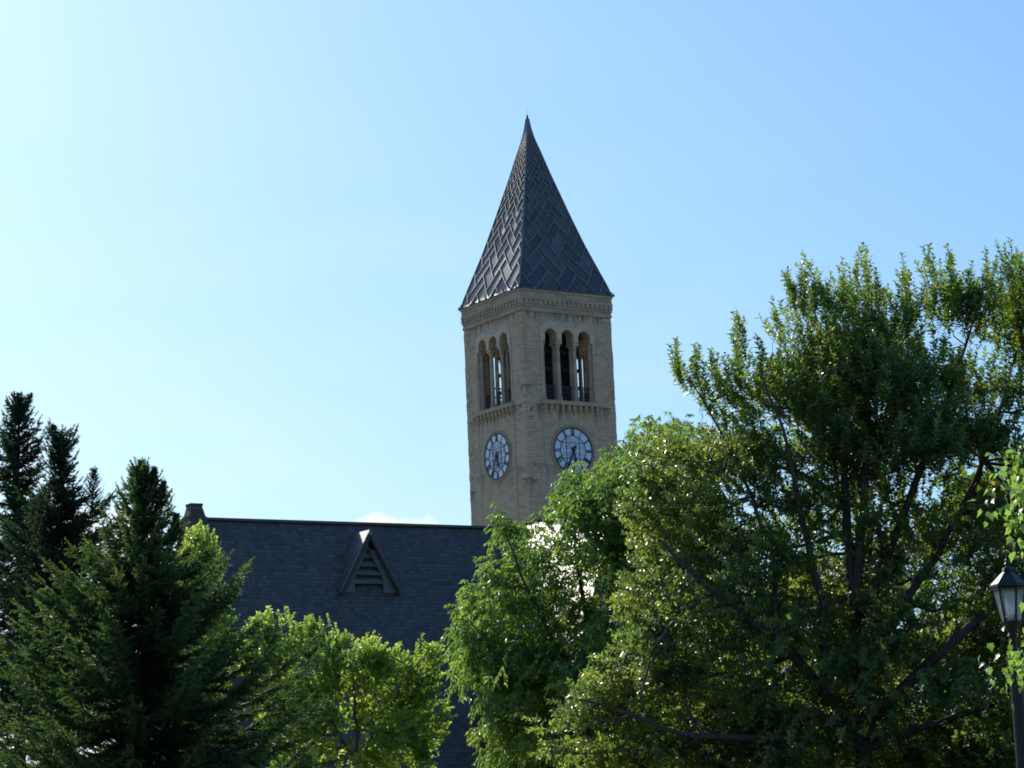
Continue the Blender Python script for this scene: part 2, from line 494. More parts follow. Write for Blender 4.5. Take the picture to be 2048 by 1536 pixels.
SILL, IMP, ARC_C, ARC_R = 32.42, 37.30, 37.73, 0.58
ARCS = (2.75, 4.375, 6.0)
OP0, OP1 = 1.95, 6.80
BT = 40.0                                   # top of the belfry wall piece
TH = 1.05
mb = MB()
rs = np.random.default_rng(5)
NB = 12
for k in range(4):
    def q(u0, z0, u1, z1, d=0.0, k=k, flip=False, off=0):
        pts = [face_pt(k, u0, z0, d), face_pt(k, u1, z0, d), face_pt(k, u1, z1, d), face_pt(k, u0, z1, d)]
        uv = [(u0 + k * 9.7 + off, z0), (u1 + k * 9.7 + off, z0), (u1 + k * 9.7 + off, z1), (u0 + k * 9.7 + off, z1)]
        if flip: pts, uv = pts[::-1], uv[::-1]
        mb.poly(pts, uv)
    q(0, Z0, 8.75, SILL); q(0, SILL, OP0, BT); q(OP1, SILL, 8.75, BT); q(OP0, 38.6, OP1, BT)
    # inside of the belfry wall
    q(TH, SILL, OP0, BT, -TH, flip=True); q(OP1, SILL, 8.75 - TH, BT, -TH, flip=True); q(OP0, 38.6, OP1, BT, -TH, flip=True)
    # piers over the columns and the arch spandrels
    edges = [OP0] + [e for c in ARCS for e in (c - ARC_R, c + ARC_R)] + [OP1]
    for (e0, e1) in ((0, 1), (2, 3), (4, 5), (6, 7)):
        for d, fl in ((0, False), (-TH, True)): q(edges[e0], IMP, edges[e1], 38.6, d, flip=fl)
        P = [face_pt(k, edges[e0], IMP, 0), face_pt(k, edges[e0], IMP, -TH), face_pt(k, edges[e1], IMP, -TH), face_pt(k, edges[e1], IMP, 0)]
        mb.poly(P, [(0, 0), (0, 1), (.5, 1), (.5, 0)])
    for c in ARCS:
        prev = None
        for i in range(NB + 1):
            th = pi * (1 - i / NB)
            u, z = c + ARC_R * cos(th), ARC_C + ARC_R * sin(th)
            if prev:
                for d, fl in ((0, False), (-TH, True)):
                    pts = [face_pt(k, prev[0], prev[1], d), face_pt(k, u, z, d), face_pt(k, u, 38.6, d), face_pt(k, prev[0], 38.6, d)]
                    uv = [(prev[0], prev[1]), (u, z), (u, 38.6), (prev[0], 38.6)]
                    if fl: pts, uv = pts[::-1], uv[::-1]
                    mb.poly(pts, uv)
                mb.poly([face_pt(k, prev[0], prev[1], 0), face_pt(k, prev[0], prev[1], -TH), face_pt(k, u, z, -TH), face_pt(k, u, z, 0)],
                        [(0, prev[0]), (TH, prev[0]), (TH, u), (0, u)])
            prev = (u, z)
        for s in (-1, 1):      # stilts
            e = c + s * ARC_R
            mb.poly([face_pt(k, e, IMP, 0), face_pt(k, e, ARC_C, 0), face_pt(k, e, ARC_C, -TH), face_pt(k, e, IMP, -TH)],
                    [(0, IMP), (0, ARC_C), (TH, ARC_C), (TH, IMP)])
    for e in (OP0, OP1):       # jambs
        mb.poly([face_pt(k, e, SILL, 0), face_pt(k, e, IMP, 0), face_pt(k, e, IMP, -TH), face_pt(k, e, SILL, -TH)],
                [(0, SILL), (0, IMP), (TH, IMP), (TH, SILL)])
fl = W2
mb.poly([(-fl, -fl, LZ(SILL)), (fl, -fl, LZ(SILL)), (fl, fl, LZ(SILL)), (-fl, fl, LZ(SILL))])
mb.poly([(-fl, -fl, LZ(BT)), (-fl, fl, LZ(BT)), (fl, fl, LZ(BT)), (fl, -fl, LZ(BT))])
mb.build('wall', M_STONE, tower)

# rough quoin stones at the corners (uneven silhouette of the rock-faced masonry)
mb = MB()
for sx in (-1, 1):
    for sy in (-1, 1):
        z = Z0
        i = 0
        while z < 39.4:
            h = 0.34 * rs.choice([1, 1, 2])
            lx, ly = (0.85, 0.45) if i % 2 else (0.45, 0.85)
            ox, oy = rs.uniform(0.006, 0.05, 2)
            x0, x1 = sorted((sx * (W2 + ox), sx * (W2 - lx)))
            y0, y1 = sorted((sy * (W2 + oy), sy * (W2 - ly)))
            # clear of the belfry openings; sits a few mm to 5 cm proud of the wall
            mb.box((x0, y0, LZ(z + .01)), (x1, y1, LZ(min(z + h - .01, 39.5))))
            z += h; i += 1
mb.build('quoin_stones', M_STONE, tower)

# dressed stone around the arches
for k in range(4):
    mb = MB()
    N = 96
    us = np.linspace(1.12, 7.63, N + 1)
    def top(u):
        return max([ARC_C + 0.1 + sqrt(max(0, 1.08 ** 2 - (u - c) ** 2)) if abs(u - c) < 1.08 else 0 for c in ARCS] + [0])
    def bot(u):
        for c in ARCS:
            if abs(u - c) < ARC_R: return ARC_C + sqrt(max(0, ARC_R ** 2 - (u - c) ** 2))
        return IMP if OP0 < u < OP1 else 36.5
    br = sorted(set(list(us) + [OP0, OP1] + [c + s * ARC_R for c in ARCS for s in (-1, 1)]))
    for a, b in zip(br[:-1], br[1:]):
        m = (a + b) / 2; e = 1e-5
        za, zb, ta, tb = bot(a + e), bot(b - e), top(a + e), top(b - e)
        if ta - za < 0.02 and tb - zb < 0.02: continue
        D = 0.035
        mb.poly([face_pt(k, a, za, D), face_pt(k, b, zb, D), face_pt(k, b, tb, D), face_pt(k, a, ta, D)], [(a, za), (b, zb), (b, tb), (a, ta)])
        mb.poly([face_pt(k, a, ta, D), face_pt(k, b, tb, D), face_pt(k, b, tb, 0), face_pt(k, a, ta, 0)])
        mb.poly([face_pt(k, a, za, 0), face_pt(k, b, zb, 0), face_pt(k, b, zb, D), face_pt(k, a, za, D)])
    mb.build('arch_surround', M_STONE_LIGHT, tower)

# columns, capitals, sills with corbels, railings
col_prof = [(0.27, 0), (0.27, 0.16), (0.24, 0.2), (0.25, 0.28), (0.19, 0.34), (0.165, 4.25), (0.19, 4.29), (0.18, 4.33), (0.24, 4.62), (0.255, 4.66)]
for k in range(4):
    for u in (2.06, 3.5625, 5.1875, 6.69):
        for d in ((-0.32, -0.8) if 3 < u < 6 else (-0.32,)):
            mb = MB(); c = face_pt(k, u, SILL + 0.004, d)
            mb.lathe(col_prof, 14, c)
            x, y, z = c
            s = 0.275 if 3 < u < 6 else 0.2
            mb.box((x - s, y - s, z + 4.664), (x + s, y + s, z + IMP - SILL - 0.01))
            mb.build('column', M_STONE_DARK if not 3 < u < 6 else M_STONE, tower)
    mb = MB()
    def fbox(u0, u1, z0, z1, d0, d1, k=k):
        a, b = np.array(face_pt(k, u0, z0, d0)), np.array(face_pt(k, u1, z1, d1))
        lo, hi = np.minimum(a, b), np.maximum(a, b)
        mb.box(tuple(lo), tuple(hi))
    fbox(1.55, 7.2, SILL - 0.34, SILL - 0.05, 0.002, 0.30)
    fbox(1.65, 7.1, SILL - 0.05, SILL + 0.002, 0.002, 0.24)
    for u in np.arange(1.85, 7.0, 0.56):
        fbox(u - 0.13, u + 0.13, SILL - 0.70, SILL - 0.342, 0.002, 0.24)
        fbox(u - 0.10, u + 0.10, SILL - 0.95, SILL - 0.702, 0.002, 0.14)
    mb.build('sill', M_STONE_DARK, tower)
    mb = MB()
    for c in ARCS:
        for z in (0.12, 0.45, 0.8, 1.12, 1.3):
            fbox(c - 0.6, c + 0.6, SILL + z, SILL + z + 0.05, -0.60, -0.56)
        for u in np.linspace(c - 0.58, c + 0.56, 12):
            fbox(u - 0.012, u + 0.012, SILL + 0.1, SILL + 1.33, -0.618, -0.602)
    mb.build('railing', M_IRON, tower)

# belfry bell frame, bells and added dark masses behind the openings
mb = MB()
for x in (-1.9, 0.0, 1.9):
    for y in (-1.9, 0.3, 1.9):
        mb.box((x - 0.14, y - 0.14, LZ(SILL) + 0.004), (x + 0.14, y + 0.14, LZ(39.9)))
for z in (33.9, 35.35, 36.8, 38.2):
    for a in (-1.9, 0.3, 1.9):
        mb.box((-2.6, a - 0.13, LZ(z)), (2.6, a + 0.13, LZ(z) + 0.3))
    for a in (-1.9, 0.0, 1.9):
        mb.box((a - 0.12, -2.6, LZ(z) + 0.305), (a + 0.12, 2.6, LZ(z) + 0.55))
mb.box((-0.6, -1.1, LZ(SILL) + 0.4), (2.75, 1.2, LZ(39.8)))  # solid mass added to keep the openings dark against the sky
mb.box((-1.9, 2.1, LZ(35.3)), (-0.1, 2.9, LZ(39.8)))  # added dark mass shutting off the sky behind the upper openings
for x in (-1.75, -0.55, 0.2): mb.box((x - 0.07, 2.55, LZ(SILL) + 0.1), (x + 0.07, 2.69, LZ(35.29)))
for z in (33.1, 33.75, 34.5): mb.box((-2.6, 2.72, LZ(z)), (2.6, 2.80, LZ(z) + 0.12))
mb.box((-1.25, 2.0, LZ(SILL) + 0.3), (-0.95, 2.5, LZ(36.0)))
mb.build('bell_frame', M_DARKWOOD, tower)
bell = [(0.02, 0.0), (0.2, -0.03), (0.3, -0.14), (0.34, -0.4), (0.4, -0.68), (0.52, -0.9), (0.56, -0.98), (0.5, -0.97)]
for (x, y, z, s) in ((-1.0, -1.1, 35.3, 1.0), (0.95, -1.1, 35.3, 0.9), (-1.0, 1.2, 35.3, 1.0), (1.0, 1.1, 35.3, 0.9), (-1.0, -1.1, 33.85, 1.15),
                     (1.0, -1.1, 33.85, 1.1), (-0.9, -1.0, 36.7, 0.7), (0.9, -1.1, 36.7, 0.7), (-1.0, 1.1, 33.85, 1.1), (-2.2, 0.9, 36.7, 0.5)):
    mb = MB(); mb.lathe([(r * s, zz * s) for r, zz in bell], 16, (x, y, LZ(z)), cap=False)
    mb.build('bell', M_BRONZE, tower, smooth=True)

# cornice with dentils
mb = MB()
def ring(z0, z1, o, inner=0.0):
    o0 = W2 + o
    mb.box((-o0, -o0, LZ(z0)), (o0, o0, LZ(z1)))
ring(39.62, 39.80, 0.10); ring(39.803, 40.02, 0.05); ring(40.023, 40.14, 0.12); ring(40.143, 40.60, 0.07)
ring(40.603, 40.78, 0.17); ring(40.783, 41.22, 0.13); ring(41.223, 41.40, 0.20)
for k in range(4):
    for u in np.arange(-0.02, 8.8, 0.46):
        a, b = np.array(face_pt(k, u - 0.13, 40.20, 0.072)), np.array(face_pt(k, u + 0.13, 40.598, 0.165))
        mb.box(tuple(np.minimum(a, b)), tuple(np.maximum(a, b)))
mb.build('cornice', M_STONE_DARK, tower)

# spire: concave pyramid of lead sheets in a herringbone lay with raised seams
EAVE, APEX = 41.40, 57.5
SH = APEX - EAVE
PROF = [(0.0, 1.0), (0.02, 0.963), (0.06, 0.923), (0.093, 0.884), (0.168, 0.795), (0.285, 0.658), (0.42, 0.518), (0.47, 0.468), (0.55, 0.390), (0.69, 0.252),
        (0.816, 0.138), (0.86, 0.092), (0.905, 0.056), (0.95, 0.030), (1.0, 0.012)]
SR = W2 + 0.24
PT, PR = zip(*PROF)


_tt = np.linspace(-0.2, 1.2, 1401)
_raw = np.interp(_tt, PT, PR) + np.where(_tt < 0, -_tt * 1.6, 0) - np.where(_tt > 1, (_tt - 1) * 0.36, 0)
_k = np.exp(-0.5 * (np.arange(-60, 61) / 18.0) ** 2); _k /= _k.sum()
_sm = np.convolve(_raw, _k, 'same')
_w = np.clip((_tt - 0.03) / 0.06, 0, 1)
_sm = _raw * (1 - _w) + _sm * _w
def spire_r(t): return SR * float(max(0.011, np.interp(t, _tt, _sm)))


# slope-following parameter: v grows so that a sheet keeps its proportions as the face narrows
ts = np.linspace(0, 0.985, 1000)
rr = np.array([spire_r(x) for x in ts])
dl = np.sqrt((SH * np.diff(ts)) ** 2 + np.diff(rr) ** 2)
NCOL = 9.0
vv = np.concatenate([[0], np.cumsum(dl / (2.4 * SR * np.maximum(0.5 * (rr[1:] + rr[:-1]) / SR, 0.08) ** 0.78) * NCOL)])
VMAX = vv[-1]


def spt(k, cu, v, d=0.0):
    """point on spire face k; cu column coordinate (-NCOL/2..NCOL/2), v course coordinate"""
    t = float(np.interp(v, vv, ts)); r = spire_r(t)
    e = 0.004
    sl = (spire_r(min(t + e, 1)) - spire_r(max(t - e, 0))) / (SH * (min(t + e, 1) - max(t - e, 0)))
    n = np.array([0, -1.0, -sl]); n = n / np.linalg.norm(n)      # outward normal on face 0
    u = cu / (NCOL / 2) * r
    x, y, z = u, -r + n[1] * d, LZ(EAVE) + t * SH + n[2] * d
    for _ in range(k): x, y = -y, x
    return (x, y, z)


# herringbone of 1x2 sheets turned 45 degrees
def sheet_id(p, q):
    i, j = math.floor(p), math.floor(q)
    m = (i - j) % 4
    return (i - (1 if m == 1 else 0), j, 0) if m in (0, 1) else (i, j - (0 if m == 2 else 0) - (1 if m == 2 else 0), 1)


S45 = 1 / sqrt(2.0)
CELL = 1.10
mbs = {}
ccache = {}
sr = np.random.default_rng(3)
V, F, VAR = [], [], []
NU, NV = 72, 190
for k in range(4):
    base = len(V)
    for j in range(NV + 1):
        v = VMAX * j / NV
        for i in range(NU + 1):
            V.append(spt(k, (i / NU - 0.5) * NCOL, v))
    for j in range(NV):
        for i in range(NU):
            a = base + j * (NU + 1) + i
            F.append((a, a + 1, a + NU + 2, a + NU + 1))
            cu, v = ((i + .5) / NU - 0.5) * NCOL, VMAX * (j + .5) / NV
            key = (k,) + sheet_id((cu + v) * S45 / CELL, (v - cu) * S45 / CELL)
            if key not in ccache: ccache[key] = sr.random() ** 1.3
            VAR.append(ccache[key])
spire = link('spire', np_mesh('spire', np.array(V), np.array(F), np.array(VAR)), M_LEAD, tower)

mb = MB()
PMAX = int((VMAX + NCOL) / CELL) + 3
for k in range(4):
    def seam(p0, q0, p1, q1):
        NS = 5
        pts = []
        for s in range(NS + 1):
            p, q = p0 + (p1 - p0) * s / NS, q0 + (q1 - q0) * s / NS
            cu, v = (p - q) * S45 * CELL, (p + q) * S45 * CELL
            if abs(cu) > NCOL / 2 or v < 0.0 or v > VMAX * 0.985: pts.append(None); continue
            t = float(np.interp(v, vv, ts))
            pts.append((spt(k, cu, v, -0.002), spt(k, cu, v, 1.0), spire_r(t)))
        for a, b in zip(pts[:-1], pts[1:]):
            if a and b:
                up = np.array(a[1]) - np.array(a[0])
                w = 0.036 + 0.026 * min(1, a[2] / SR)
                mb.bar(a[0], b[0], w, 0.075, up)
    for i in range(-PMAX, PMAX):
        for j in range(-PMAX, PMAX):
            if (i + j) * S45 * CELL > VMAX + 2 or (i + j) < -3: continue
            me_, r_, u_ = sheet_id(i + .5, j + .5), sheet_id(i + 1.5, j + .5), sheet_id(i + .5, j + 1.5)
            if me_ != r_: seam(i + 1, j, i + 1, j + 1)
            if me_ != u_: seam(i, j + 1, i + 1, j + 1)
    # hip roll
    prev = None
    for v in np.linspace(0, VMAX, 180):
        p = np.array(spt(k, NCOL / 2, v))
        if prev is not None:
            mb.bar(prev, p, 0.12, 0.06, (p[0], p[1], 1.0))
        prev = p
mb.build('seams', M_SEAM, spire)
mb = MB()
mb.lathe([(0.12, 0.98 * SH), (0.085, SH), (0.05, SH + 0.12), (0.012, SH + 0.16), (0.006, SH + 0.75)], 8, (0, 0, LZ(EAVE)), phase=pi / 4 / 1)
mb.build('finial', M_LEAD, spire)
mb = MB()
g = SR + 0.015
mb.box((-g, -g, LZ(EAVE) + 0.003), (g, g, LZ(EAVE) + 0.09))
for k in range(4):
    for u in np.arange(-4.4, 4.5, 0.95):
        x, y = u + rs.uniform(-.1, .1), -g + 0.08
        for _ in range(k): x, y = -y, x
        mb.lathe([(0.05, 0), (0.07, 0.1), (0.03, 0.16), (0.06, 0.24), (0.01, 0.33)], 6, (x, y, LZ(EAVE) + 0.09))
for sx in (-1, 1):
    for sy in (-1, 1):
        mb.lathe([(0.09, 0), (0.10, 0.10), (0.04, 0.16), (0.06, 0.24), (0.02, 0.30)], 8, (sx * g, sy * g, LZ(EAVE) - 0.02))
mb.build('gutter', M_LEAD, spire)

# clocks on all four faces, 5:34
CZ, CR = 28.40, 1.86


def clock(k):
    root = empty('clock'); root.parent = tower
    def P(a, r, d):      # angle clockwise from twelve
        return face_pt(k, W2 + r * sin(a), CZ + r * cos(a), d)
    def stroke(m, a0, r0, a1, r1, w, d0=0.045, d1=0.075):
        p = np.array(P(a0, r0, d0)); q = np.array(P(a1, r1, d0)); up = np.array(P(0, 0, d1)) - np.array(P(0, 0, d0))
        m.bar(p, q, w, d1 - d0, up)
    def ringm(m, r0, r1, d0, d1, n=64):
        for i in range(n):
            a, b = 2 * pi * i / n, 2 * pi * (i + 1) / n
            m.poly([P(a, r0, d1), P(a, r1, d1), P(b, r1, d1), P(b, r0, d1)])
            m.poly([P(a, r1, d1), P(a, r1, d0), P(b, r1, d0), P(b, r1, d1)])
            if r0 > 0: m.poly([P(a, r0, d0), P(a, r0, d1), P(b, r0, d1), P(b, r0, d0)])
    m = MB(); ringm(m, 1.90, 2.12, 0.002, 0.06); m.build('stone_surround', M_STONE_DARK, root)
    m = MB(); m.poly([P(2 * pi * i / 72, CR, 0.04) for i in range(72)]); m.build('dial', M_DIAL, root)
    m = MB()
    ringm(m, 1.80, 1.90, 0.003, 0.09)
    ringm(m, 1.19, 1.245, 0.041, 0.075)
    for h in range(12):                       # radial bars between numerals sit inside the numerals themselves
        pass
    e = 0.63
    xe = sqrt(1.2 ** 2 - e * e)
    for s in (-1, 1):
        for (ua, za, ub, zb) in ((s * e, -xe, s * e, xe), (-xe, s * e, xe, s * e)):
            stroke(m, atan2(ua, za), sqrt(ua * ua + za * za), atan2(ub, zb), sqrt(ub * ub + zb * zb), 0.05)
    m.build('frame', M_IRON, root)
    m = MB()
    for c in range(4):                        # scrollwork in the four outer cells and the centre
        a0 = c * pi / 2
        for s in (-1, 1):
            cu, cr = s * 0.27, 0.86
            prev = None
            for i in range(15):
                th = i / 14 * 2.4 * pi; rad = 0.22 * (1 - 0.045 * i)
                lx, ly = cu + s * rad * cos(th), cr + rad * sin(th)
                x, y = lx * cos(a0) + ly * sin(a0), -lx * sin(a0) + ly * cos(a0)
                if prev: stroke(m, atan2(prev[0], prev[1]), sqrt(prev[0] ** 2 + prev[1] ** 2), atan2(x, y), sqrt(x * x + y * y), 0.022, 0.041, 0.056)
                prev = (x, y)
        for s in (-1, 1):
            prev = None
            for i in range(12):
                th = i / 11 * 1.7 * pi; rad = 0.2 * (1 - 0.04 * i)
                lx, ly = s * (0.30 + rad * cos(th) * 0.9), 0.34 + rad * sin(th)
                x, y = lx * cos(a0) + ly * sin(a0), -lx * sin(a0) + ly * cos(a0)
                if prev: stroke(m, atan2(prev[0], prev[1]), sqrt(prev[0] ** 2 + prev[1] ** 2), atan2(x, y), sqrt(x * x + y * y), 0.025, 0.041, 0.056)
                prev = (x, y)
    m.build('scrollwork', M_IRON, root)
    NUM = ['XII', 'I', 'II', 'III', 'IIII', 'V', 'VI', 'VII', 'VIII', 'IX', 'X', 'XI']
    r0, r1 = 1.255, 1.79
    for h, s in enumerate(NUM):
        a = h * pi / 6
        m = MB()
        wid = {'I': 0.085, 'V': 0.22, 'X': 0.22}
        tot = sum(wid[c] for c in s); x = -tot / 2
        def pt(lx, r):
            X, Y = lx * cos(a) + r * sin(a), -lx * sin(a) + r * cos(a)
            return atan2(X, Y), sqrt(X * X + Y * Y)
        for c in s:
            w = wid[c]; xm = x + w / 2
            if c == 'I': segs = [((xm, r0), (xm, r1), 0.055)]
            elif c == 'V': segs = [((xm, r0), (xm - 0.075, r1), 0.062), ((xm, r0), (xm + 0.075, r1), 0.035)]
            else: segs = [((xm - 0.075, r1), (xm + 0.075, r0), 0.062), ((xm - 0.075, r0), (xm + 0.075, r1), 0.035)]
            for (p, q_, sw) in segs:
                stroke(m, *pt(*p), *pt(*q_), sw, 0.041, 0.07)
            x += w
        m.build('numeral', M_IRON, root)
    for nm, ang, L, w, d in (('hour_hand', radians(5.57 * 30), 1.08, 0.15, 0.10), ('minute_hand', radians(34 * 6), 1.68, 0.11, 0.16)):
        m = MB()
        u = np.array([sin(ang), cos(ang)]); s_ = np.array([cos(ang), -sin(ang)])
        out = [(-0.34 * L * .8, w * .5), (-0.2 * L, w * .9), (-0.1, w * .55), (0.0, w * .95), (0.12, w * .5), (0.55 * L, w * .42), (0.68 * L, w * 1.0), (0.8 * L, w * .45), (L, 0.015)]
        for d0, d1 in ((d, d + 0.05),):
            for (a, wa), (b, wb) in zip(out[:-1], out[1:]):
                def hp(t_, side, dd):
                    v = u * t_ + s_ * side
                    return face_pt(k, W2 + v[0], CZ + v[1], dd)
                T = [hp(a, -wa, d1), hp(a, wa, d1), hp(b, wb, d1), hp(b, -wb, d1)]
                B = [hp(a, -wa, d0), hp(a, wa, d0), hp(b, wb, d0), hp(b, -wb, d0)]
                m.poly(T); m.poly(B[::-1]); m.poly([B[0], T[0], T[3], B[3]]); m.poly([B[1], B[2], T[2], T[1]])
        m.build(nm, M_IRON, root)
    m = MB()
    c = np.array(P(0, 0, 0.0)); o = np.array(P(0, 0, 1.0)) - c
    m.bar(c + o * 0.041, c + o * 0.25, 0.24, 0.0001, (0, 0, 1))
    ringm(m, 0.0001, 0.14, 0.041, 0.24, 20)
    m.build('hub', M_IRON, root)


for k in range(4): clock(k)

# ------------------------------------------------------------------ library
NF = -TL                                    # towards the viewer, off the long roof
pB = at(985, 1058, 145.0)
# where the ridge's left end lies on the line through pB along TR
nrm = np.cross(TR, [0, 0, 1.0])
pA = hit(408, 1037, pB, nrm)
RZ = 0.5 * (pA[2] + pB[2])
SLOPE = radians(63)
RUN = (RZ - (-0.5)) / tan(SLOPE)
LB = pA * [1, 1, 0]                          # ridge start on plan
LEN = 35.5
lib = empty('library_building', (LB[0], LB[1], LIB_Z), A)
tag(lib, 'long stone library with a steep dark slate roof, louvred dormer and gable end', 'building')
# local: x along the ridge, y away from viewer, z up from LIB_Z
RL = RZ - LIB_Z; EL_ = RL - RUN * tan(SLOPE)


def lloc(p):
    d = np.asarray(p) - np.array([LB[0], LB[1], LIB_Z])
    return np.array([np.dot(d, TR), np.dot(d, TL), d[2]])


SLEN = RUN / cos(SLOPE)
mb = MB()
OV = 0.5
for s in (-1, 1):
    y1 = s * (RUN + OV); z1 = EL_ - OV * tan(SLOPE)
    sl = (RUN + OV) / cos(SLOPE)
    nn = 40
    pts = [(0, y1, z1), (LEN, y1, z1), (LEN, 0, RL), (0, 0, RL)]
    uv = [(0, 0), (LEN, 0), (LEN, sl), (0, sl)]
    if s > 0: pts, uv = pts[::-1], uv[::-1]
    mb.poly(pts, uv)
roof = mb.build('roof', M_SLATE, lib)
mb = MB()
mb.bar((0, 0, RL - 0.05), (LEN, 0, RL - 0.05), 0.34, 0.16, (0, 0, 1))
mb.build('ridge_cap', M_LEAD, roof)
mb = MB()
WH = EL_
mb.box((0.3, -RUN + 0.3, 0), (LEN - 0.3, RUN - 0.3, WH))
mb.build('wall', M_STONE, lib)
for x in np.arange(4, LEN - 3, 4.2):
    mb = MB(); mb.box((x - 0.6, -RUN + 0.20, 1.5), (x + 0.6, -RUN + 0.297, 4.4))
    mb.build('window', M_IRON, lib)

# gable end wall with stepped apex
mb = MB()
def gable(x0, x1, prof):
    L = [(x0, y, z) for y, z in prof]; R_ = [(x1, y, z) for y, z in prof]
    mb.poly(L[::-1], [(p[1], p[2]) for p in L[::-1]]); mb.poly(R_, [(p[1], p[2]) for p in R_])
    n = len(prof)
    for i in range(n):
        j = (i + 1) % n
        mb.poly([L[i], L[j], R_[j], R_[i]], [(0, 0), (0, 1), (1, 1), (1, 0)])
up_ = 0.55
gp = [(-RUN - 0.3, 0.0), (RUN + 0.3, 0.0), (RUN + 0.3, EL_ + up_), (0.42, RL + 0.12), (-0.42, RL + 0.12), (-RUN - 0.3, EL_ + up_)]
gable(-1.25, -0.004, gp)
M_GABLE = stone_mat('shaded_stone', (0.04, 0.035, 0.03), (0.09, 0.078, 0.065), (0.16, 0.135, 0.11), course=0.4, bump=0.35)  # shade on the gable put into a darker stone colour
gw = mb.build('gable_wall', M_GABLE, lib)
mb = MB()
cp = hit(388, 1006, pA, nrm); cz = lloc(cp)[2]
def frust(m, a, b):
    (x0, x1, y0, y1, z0), (X0, X1, Y0, Y1, z1) = a, b
    P = [(x0, y0, z0), (x1, y0, z0), (x1, y1, z0), (x0, y1, z0)]; Q = [(X0, Y0, z1), (X1, Y0, z1), (X1, Y1, z1), (X0, Y1, z1)]
    m.poly(P[::-1]); m.poly(Q)
    for i in range(4):
        j = (i + 1) % 4; m.poly([P[i], P[j], Q[j], Q[i]], [(0, 0), (1, 0), (1, 1), (0, 1)])
frust(mb, (-1.28, 0.06, -0.55, 0.55, RL - 0.45), (-0.97, -0.27, -0.34, 0.34, RL + 0.74))
frust(mb, (-1.01, -0.23, -0.38, 0.38, RL + 0.743), (-1.01, -0.23, -0.38, 0.38, RL + 0.90))
mb.build('cap_stone', M_GABLE, gw)
for s in (-1, 1):
    mb = MB()
    mb.box((-1.3, s * (RUN + 0.1) - 0.5, EL_ + up_ + 0.003), (0.1, s * (RUN + 0.1) + 0.5, EL_ + up_ + 0.6))
    mb.build('kneeler', M_BROWNSTONE, gw)
mb = MB()
kp = lloc(hit(455, 1262, pA, nrm + 0 * nrm))
# patch of brown stone half-way up the gable coping
zk = RL - 8.2
yk = -(RL - zk) / tan(SLOPE) - 0.25
mb.box((-1.1, yk - 0.45, zk - 0.8), (0.12, yk + 0.6, zk + 0.55))
mb.build('coping_block', M_BROWNSTONE, gw)

# dormer
dn = TL
dl_base = lloc(hit(680, 1187, pA, np.array([0, 0, 1.0]) * cos(SLOPE) + NF * sin(SLOPE)))
dr_base = lloc(hit(797, 1187, pA, np.array([0, 0, 1.0]) * cos(SLOPE) + NF * sin(SLOPE)))
dx0, dx1 = dl_base[0], dr_base[0]
dzb = 0.5 * (dl_base[2] + dr_base[2]); dy = -(RL - dzb) / tan(SLOPE)
dxm = 0.5 * (dx0 + dx1); dh = (dx1 - dx0) / 2 * 1.78
dza = dzb + dh
dormer = empty('dormer', (0, 0, 0)); dormer.parent = lib
yb = -(RL - dza) / tan(SLOPE) + 0.1
mb = MB()
yo = dy - 0.28
for s in (-1, 1):
    xe = dxm + s * ((dx1 - dx0) / 2 + 0.02)
    ze = dzb - 0.02 * 1.78
    ydn = -(RL - ze) / tan(SLOPE)
    # roof plane with thickness 0.1, runs back into the big roof
    n = np.array([s * 1.78, 0, 1.0]); n = n / np.linalg.norm(n) * 0.12
    P = [np.array([dxm, yo, dza]), np.array([xe, yo, ze]), np.array([xe, ydn + 0.3, ze]), np.array([dxm, yb + 0.2, dza])]
    sl = sqrt((xe - dxm) ** 2 + (ze - dza) ** 2)
    Q = [p + n for p in P]; Q[0] = np.array([dxm, yo, dza + 0.25]); Q[3] = np.array([dxm, yb + 0.2, dza + 0.25])
    uvq = [(0, sl), (0, 0), (ydn + 0.3 - yo, 0), (yb + 0.2 - yo, sl)]
    if s > 0: mb.poly(Q, uvq)
    else: mb.poly(Q[::-1], uvq[::-1])
    mb.poly(P if s < 0 else P[::-1])
    mb.poly([P[0], P[1], Q[1], Q[0]] if s < 0 else [P[1], P[0], Q[0], Q[1]])
    mb.poly([P[1], P[2], Q[2], Q[1]])
mb.build('dormer_roof', slate_mat('dormer_slate', 0.27, rough=0.46, spec=1.0, ior=1.9), dormer)
# bargeboards
mb = MB()
for s in (-1, 1):
    a = (dxm, yo - 0.005, dza - 0.10); b = (dxm + s * ((dx1 - dx0) / 2 - 0.03), yo - 0.005, dzb - 0.04)
    mb.bar(a, b, 0.20, 0.09, (0, -1, 0))
mb.build('bargeboard', M_TRIM_DARK, dormer)
mb = MB()
hw = (dx1 - dx0) / 2
y0 = dy - 0.03
# trefoil-headed frame: two curved cheeks
for s in (-1, 1):
    prev = None
    for i in range(9):
        t_ = i / 8
        z = dzb + 0.06 + t_ * dh * 0.72
        inner = hw * (0.50 - 0.02 * sin(t_ * pi) - 0.46 * max(0, t_ - 0.35) / 0.65)
        outer = (dza - z) / 1.78 - 0.06
        inner = max(inner, 0.02)
        cur = (dxm + s * inner, dxm + s * max(outer, inner + 0.02), z)
        if prev:
            for yy in (y0,):
                A_ = [(prev[0], yy, prev[2]), (prev[1], yy, prev[2]), (cur[1], yy, cur[2]), (cur[0], yy, cur[2])]
                B_ = [(p[0], yy + 0.14, p[2]) for p in A_]
                mb.poly(A_ if s > 0 else A_[::-1]); mb.poly([A_[0], A_[3], B_[3], B_[0]])
        prev = cur
mb.poly([(prev[0] - 0.0, y0, prev[2]), (2 * dxm - prev[0], y0, prev[2]), (dxm, y0, dza - 0.15)])
mb.build('louvre_frame', M_TRIM, dormer)
mb = MB()
